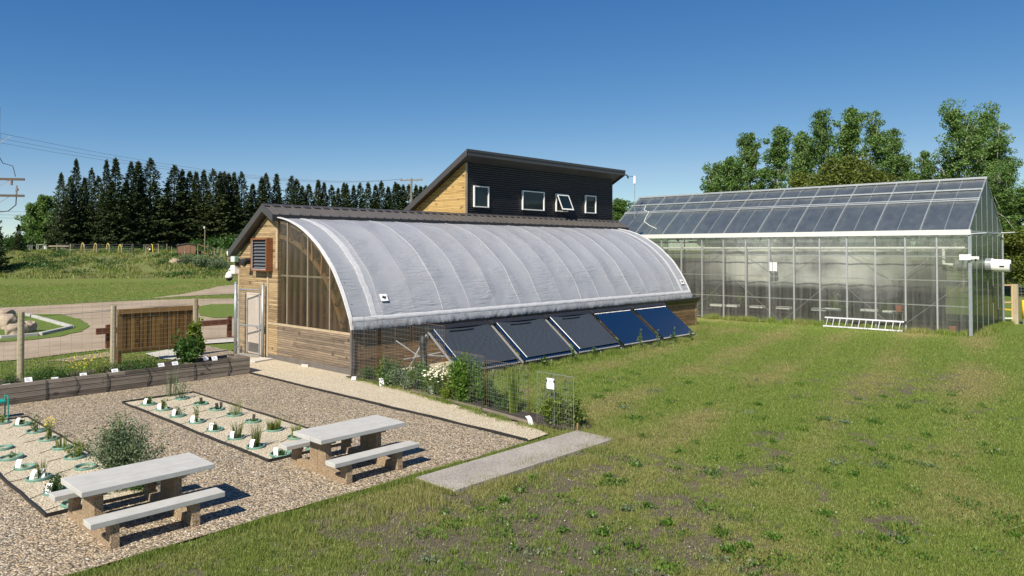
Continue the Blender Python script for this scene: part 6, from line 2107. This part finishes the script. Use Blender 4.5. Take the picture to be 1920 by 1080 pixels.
m = MB(); m.tube([(0, 0, .3), (0, 0, 1.28)], .12, 12); m.build('post', M['yellow'], t, smooth=True)
m = MB(); m.tube([(0, 0, -.1), (0, 0, .3)], .1, 12); m.build('base', M['galv'], t)
m = MB(); q1 = G(1868, 593); q2 = G(1903, 597); m.bar((q1.x + .5, q1.y, .42), (q2.x + .8, q2.y, .42), .08, .08); m.bar((q1.x + .5, q1.y, 0), (q1.x + .5, q1.y, .46), .1, .1); m.bar((q2.x + .8, q2.y, 0), (q2.x + .8, q2.y, .46), .1, .1)
o = m.build('yellow_rail', M['yellow']); tag(o, 'low yellow rail seen through the wooden gate', 'rail')

# ================================================================== GRASS
def blades(name, x, y, h, w, label, lean=.5, zoff=0, dryshift=0.0, kind='stuff', mat='blade', drylen=True):
    n = len(x)
    so, dr, me = attrs_at(x, y)
    z = hgt(x, y) + zoff
    a = rng.uniform(0, 6.283, n); ln = lean * rng.uniform(0, 1, n); b = rng.uniform(0, 6.283, n)
    P = np.stack([x, y, z], -1)
    sd = np.stack([np.cos(a), np.sin(a), np.zeros(n)], -1) * (w / 2)[:, None]
    tip = P + np.stack([np.cos(b) * ln * h, np.sin(b) * ln * h, h], -1)
    V = np.stack([P - sd, P + sd, tip], 1).reshape(-1, 3)
    F = np.arange(3 * n).reshape(n, 3)
    dd = np.clip(dr + dryshift + rng.normal(size=n) * .26, 0, 1)
    o = npmesh(name, V, F, M[mat], None, 3, dict(dry=np.repeat(dd, 3)))
    tag(o, label, 'grass', kind=kind)
    return o


def excl(x, y):
    bad = in_yard(x, y)
    bad |= (x > 13.2) & (x < 35) & (y > 19.4) & (y < 35)
    bad |= (x > 38.85) & (x < 46.4) & (y > 7.7)
    return bad


rng = np.random.default_rng(77)
# lawn between camera, yard and greenhouses
N = 2000000
r = 5.5 * (42 / 5.5) ** rng.random(N)
# density falls with distance; size grows
th = rng.uniform(R(-4), R(75), N)
x = r * np.cos(th); y = r * np.sin(th)
keep = ~excl(x, y) & (y < 19.3) & (x < 45)
keep &= ~((x < 11.3) & (y > 10.1))
keep &= ~((y > 16.4) & (x > 13.2) & (x < 30) & (rng.random(N) < .55))
x, y, r = x[keep], y[keep], r[keep]
so, dr, me = attrs_at(x, y)
cl = fbm(x * 7, y * 7, 2)
keep = rng.random(len(x)) < (1 - so * .82) * (.35 + 1.0 * cl)
x, y, r, so, dr, cl = x[keep], y[keep], r[keep], so[keep], dr[keep], cl[keep]
h = (.018 + .030 * rng.random(len(x))) * (.65 + .7 * cl) * (1 + .25 * (r / 20)) * (1 - .3 * dr)
w = .0036 + .00040 * r
blades('lawn_grass', x, y, h, w, 'short mown lawn grass with bare patches in the foreground', .8)
# taller unmown edge along the gravel, pad and walls
def strip(name, segs, n, h0, label, wd=.1, lean=.55, w=.009, dry=-.2, zoff=0):
    xs_, ys_ = [], []
    tot = sum(math.hypot(b[0] - a[0], b[1] - a[1]) for a, b in segs)
    for a, b in segs:
        l = math.hypot(b[0] - a[0], b[1] - a[1]); k = int(n * l / tot)
        t_ = rng.random(k); o_ = rng.normal(size=k) * wd
        nx_, ny_ = -(b[1] - a[1]) / l, (b[0] - a[0]) / l
        xs_.append(a[0] + (b[0] - a[0]) * t_ + nx_ * o_); ys_.append(a[1] + (b[1] - a[1]) * t_ + ny_ * o_)
    x = np.concatenate(xs_); y = np.concatenate(ys_)
    c = fbm(x * 2.4 + 5, y * 2.4, 3)
    k = rng.random(len(x)) < sstep(.25, .6, c); x, y, c = x[k], y[k], c[k]
    return blades(name, x, y, h0 * rng.uniform(.3, 1.1, len(x)) * (.4 + 1.1 * c), np.full(len(x), w), label, lean, zoff, dry)


strip('edge_grass', [((1, 10.0), (8.0, 10.02)), ((8.0, 10.02), (8.05, 8.9)), ((12.65, 8.85), (12.65, 9.95)), ((12.6, 10.05), (10.6, 10.06)), ((10.6, 10.06), (8.1, 10.06))], 22000, .085, 'longer green grass along the gravel and pad edges', .05)
strip('edge_grass', [((5.2, 9.6), (8.0, 9.0)), ((8, 8.75), (12.7, 8.7)), ((12.7, 8.8), (13.2, 10.6))], 15000, .13, 'tall unmown grass around the concrete pad', .28, .5, .008, .1)
strip('edge_grass', [((38.75, 7.8), (38.7, 21)), ((39.2, 7.45), (46.2, 7.4))], 26000, .3, 'tall grass along the glass greenhouse wall', .14, .4, .02)
strip('edge_grass', [((15.5, 16.3), (29.9, 16.3)), ((29.9, 16.3), (35.3, 19.2)), ((13.3, 12), (15.5, 16.2))], 30000, .2, 'long grass and weeds below the solar collectors', .14, .4, .014)
# darker fuller tufts
K = 5200
rr = 7.5 * (34 / 7.5) ** rng.random(K); tt_ = rng.uniform(R(-4), R(70), K)
cx, cy = rr * np.cos(tt_), rr * np.sin(tt_)
so_k, _, _ = attrs_at(cx, cy)
ok = (~excl(cx, cy)) & (cy < 16) & ~((cx < 11.5) & (cy > 9.9)) & (rng.random(K) < .35 + .5 * so_k)
cx, cy, rr = cx[ok], cy[ok], rr[ok]
nb_ = 46; K = len(cx); sp_k = rng.uniform(.02, .09, K)
x = (cx[:, None] + rng.normal(size=(K, nb_)) * sp_k[:, None]).ravel(); y = (cy[:, None] + rng.normal(size=(K, nb_)) * sp_k[:, None]).ravel()
hh_ = np.repeat(rng.uniform(.03, .085, K), nb_) * rng.uniform(.5, 1.1, K * nb_)
blades('grass_tufts', x, y, hh_, .005 + .0004 * np.repeat(rr, nb_), 'fuller green grass tufts dotted over lawn and bare soil', .9, 0, -.3)
strip('edge_grass', [((12.2, 10.1), (12.35, 12.9)), ((12.45, 12.9), (12.9, 16)), ((12.9, 16.0), (13.0, 19))], 9000, .13, 'ragged weeds creeping over the pale path edge', .09, .7, .012, -.2)
# weeds on the lawn
Cs, Ds, Ls = [], [], []
for i in range(300):
    rr = 8.2 * (24 / 8.2) ** rng.random(); tt_ = rng.uniform(R(-3), R(52)); cx, cy = rr * math.cos(tt_), rr * math.sin(tt_)
    if cy > 9.6 and cx < 13.5: continue
    if cx > 8 and cx < 12.7 and cy > 8.8: continue
    n = rng.integers(24, 90); sp = rng.uniform(.04, .14)
    c = np.stack([cx + rng.normal(size=n) * sp, cy + rng.normal(size=n) * sp, rng.uniform(.005, .05, n)], -1)
    Cs.append(c); Ds.append(rdir(n, .5)); Ls.append(np.full(n, rng.uniform(.04, .07)))
C = np.concatenate(Cs); D = np.concatenate(Ds); Lf = np.concatenate(Ls)
V, F = leaf_arrays(C, D, rdir(len(C), 1.2), Lf, Lf * .5)
h_ = (len(F) * 9) // 10
o = npmesh('lawn_weeds', V[:h_ * 4], F[:h_], M['bright']); tag(o, 'fresh green broad leaved weeds scattered over the lawn', 'weeds', kind='stuff')
o = npmesh('lawn_weeds', V[h_ * 4:], F[h_:] - h_ * 4, M['sage']); tag(o, 'pale grey green thistle like weeds scattered over the lawn', 'weeds', kind='stuff')
# small pale stones on the soil
m = MB(); rs = random.Random(9)
for i in range(700):
    rr = 8.2 * (15 / 8.2) ** rs.random(); tt_ = rs.uniform(R(0), R(62)); cx, cy = rr * math.cos(tt_), rr * math.sin(tt_)
    if cy > 9.9: continue
    s_ = rs.uniform(.004, .014); m.sphere((cx, cy, .004), s_, 6, 4, (1, rs.uniform(.6, 1), .6), .1)
o = m.build('lawn_stones', M['walkconc']); tag(o, 'tiny pale stones lying on the bare soil', 'stones', kind='stuff')
# loose stones that break the yard edge and give the gravel relief near the camera
N = 26000
x = rng.uniform(.5, 11.2, N); y = rng.uniform(10.18, 22.1, N)
p_ = np.clip(1.6 - np.hypot(x, y) / 14, .12, 1); k = rng.random(N) < p_
k &= ~((x > 6.85) & (x < 8.75) & (y > 12.7) & (y < 20.35)); k &= ~((x > 3.15) & (x < 4.8) & (y > 12.5) & (y < 20.3))
x, y = x[k], y[k]; n = len(x)
s_ = rng.uniform(.009, .021, n)
octv = np.array([[1, 0, 0], [0, 1, 0], [-1, 0, 0], [0, -1, 0], [0, 0, 1]])
a = rng.uniform(0, 6.28, n); el = rng.uniform(.6, 1, n)
V = np.zeros((n, 5, 3))
for i in range(5):
    vx, vy, vz = octv[i] * rng.uniform(.7, 1.2, (n, 1)).T[0][:, None] if 0 else octv[i]
    j = rng.uniform(.75, 1.2, n)
    V[:, i, 0] = x + (np.cos(a) * vx - np.sin(a) * vy * el) * s_ * j
    V[:, i, 1] = y + (np.sin(a) * vx + np.cos(a) * vy * el) * s_ * j
    V[:, i, 2] = .011 + vz * s_ * .75 * j
F = np.concatenate([np.arange(n)[:, None] * 5 + np.array(q) for q in ([0, 1, 4], [1, 2, 4], [2, 3, 4], [3, 0, 4])])
m_, nt_, p2_ = newmat('loose_stones')
g_ = nd(nt_, 'ShaderNodeNewGeometry')
L(nt_, ramp(nt_, g_.outputs['Random Per Island'], [(0, (.12, .09, .07)), (.3, (.3, .22, .16)), (.6, (.46, .35, .25)), (.85, (.58, .46, .35)), (1, (.72, .66, .58))]).outputs[0], p2_.inputs['Base Color']); p2_.inputs['Roughness'].default_value = .8
o = npmesh('loose_gravel', V.reshape(-1, 3), F, m_, None, 3); tag(o, 'loose brown pea stones over the gravel yard', 'gravel', kind='stuff')

# lawns on the left, between planter and road and beyond
N = 160000
r = 27 * (100 / 27) ** rng.random(N); th = rng.uniform(R(58), R(82), N); x = r * np.cos(th); y = r * np.sin(th)
def near_poly(x, y, poly):
    ins = np.zeros(len(x), bool); n_ = len(poly)
    for i in range(n_):
        x1, y1 = poly[i]; x2, y2 = poly[(i + 1) % n_]
        c = ((y1 > y) != (y2 > y)) & (x < (x2 - x1) * (y - y1) / (y2 - y1 + 1e-9) + x1); ins ^= c
    return ins
road_p = gp((-260, 582), (0, 577), (50, 575), (120, 571), (210, 566), (300, 562), (360, 560.5), (437, 560), (560, 560), (560, 640), (437, 633), (375, 640), (300, 650), (207, 654), (140, 661), (40, 674), (-260, 700))
track_p = gp((262, 561), (300, 557), (350, 550), (380, 544), (410, 537), (440, 534), (560, 530), (560, 551), (437, 551), (330, 556))
strip_p = gp((373, 575), (395, 571), (437, 570.5), (560, 568), (560, 596), (437, 596), (400, 597), (375, 592))
walk_p = gp((272, 664), (300, 673), (330, 676), (372, 668), (376, 646), (437, 642), (560, 640), (560, 690), (400, 700), (330, 676))
jx = rng.normal(size=N) * .15; jy = rng.normal(size=N) * .15
onroad = near_poly(x + jx, y + jy, road_p) | near_poly(x + jx, y + jy, track_p) | near_poly(x, y, walk_p)
ok = ~onroad | near_poly(x, y, isl) | near_poly(x, y, strip_p)
ok &= ~((x > 13.1) & (y < 40))
x, y, r = x[ok], y[ok], r[ok]
blades('lawn_grass', x, y, .034 * rng.uniform(.5, 1.4, len(x)), .004 + .0010 * r, 'mown lawn grass left of the greenhouses', .7, .0, -.05)
# rough meadow on the rise
N = 150000
s_ = rng.uniform(98, 140, N) ** 1.0; u = rng.uniform(-.78, -.2, N)
x = s_ * (.728 + .686 * u); y = s_ * (.686 - .728 * u)
c = fbm(x * .5, y * .5, 3); k = rng.random(N) < sstep(.3, .6, c) * sstep(99, 106, s_ + 8 * (c - .5)); x, y, c, s_ = x[k], y[k], c[k], s_[k]
blades('meadow_grass', x, y, .35 * rng.uniform(.4, 1.5, len(x)) * (.4 + c), np.full(len(x), .13), 'tall rough grass and herbs on the meadow rise', .5, -.03, .12)
N = 9000
C = []
for i in range(120):
    sd_ = rng.uniform(103, 132); uu = rng.uniform(-.72, -.22)
    cx, cy = sd_ * (.728 + .686 * uu), sd_ * (.686 - .728 * uu); n = 90; sp = rng.uniform(.5, 1.3)
    xx = cx + rng.normal(size=n) * sp; yy = cy + rng.normal(size=n) * sp
    C.append(np.stack([xx, yy, hgt(xx, yy) + rng.uniform(0, .55, n)], -1))
C = np.concatenate(C); V, F = leaf_arrays(C, rdir(len(C), .6), rdir(len(C)), .34, .14)
o = npmesh('meadow_herbs', V, F, M['green']); tag(o, 'dark green herb patches across the meadow rise', 'herbs', kind='stuff')
SGp = 'grey sage bushes on the rough mound'
sb0 = None
for i, (px_, dd, s_, lab) in enumerate(((352, 111, 1.0, 'grey sage bush leftmost on the mound below the shed'), (372, 110, 1.2, 'grey sage bush on the mound under the timber frame'), (392, 110, 1.25, 'grey sage bush on the mound under the lamp pole'), (410, 109, 1.1, 'grey sage bush near the right end of the mound'), (426, 109, .8, 'small grey sage bush by the dome camera'))):
    g = gnd(px_, dd)
    if i == 0: sb0 = bush('sage_bush', 1.5, 1.5, 900, (g.x, g.y, g.z - .1), lab, 'sage', .22, 1600, 'bush', SGp, stems=18)
    else: copy_tree(sb0, (g.x, g.y, g.z - .1), i * 1.1, lab, (s_, s_, s_))
# small weed sprigs before the collectors
for i, (x, h, lab) in enumerate(((24.7, .95, 'lime green weed stalk before the first bare blue collector'), (27.2, .75, 'green weed before the last blue collector'), (28.6, .7, 'dry weed sprig before the last blue collector end'), (25.9, .7, 'dry grass sprig between the two blue collectors'), (20.3, .55, 'weed at the foot of the second covered collector'), (21.6, .5, 'weed at the foot of the third covered collector'), (18.8, .4, 'weed at the foot between the first two collectors'))):
    bush('weed_stalk', h, .13, 950 + i, (x, 16.22, 0), lab, 'lime' if i == 0 else ('green' if i in (1, 4, 5, 6) else 'sage'), .09, 90 if i != 3 else 50, 'weed', 'weeds growing before the collectors', stems=3)
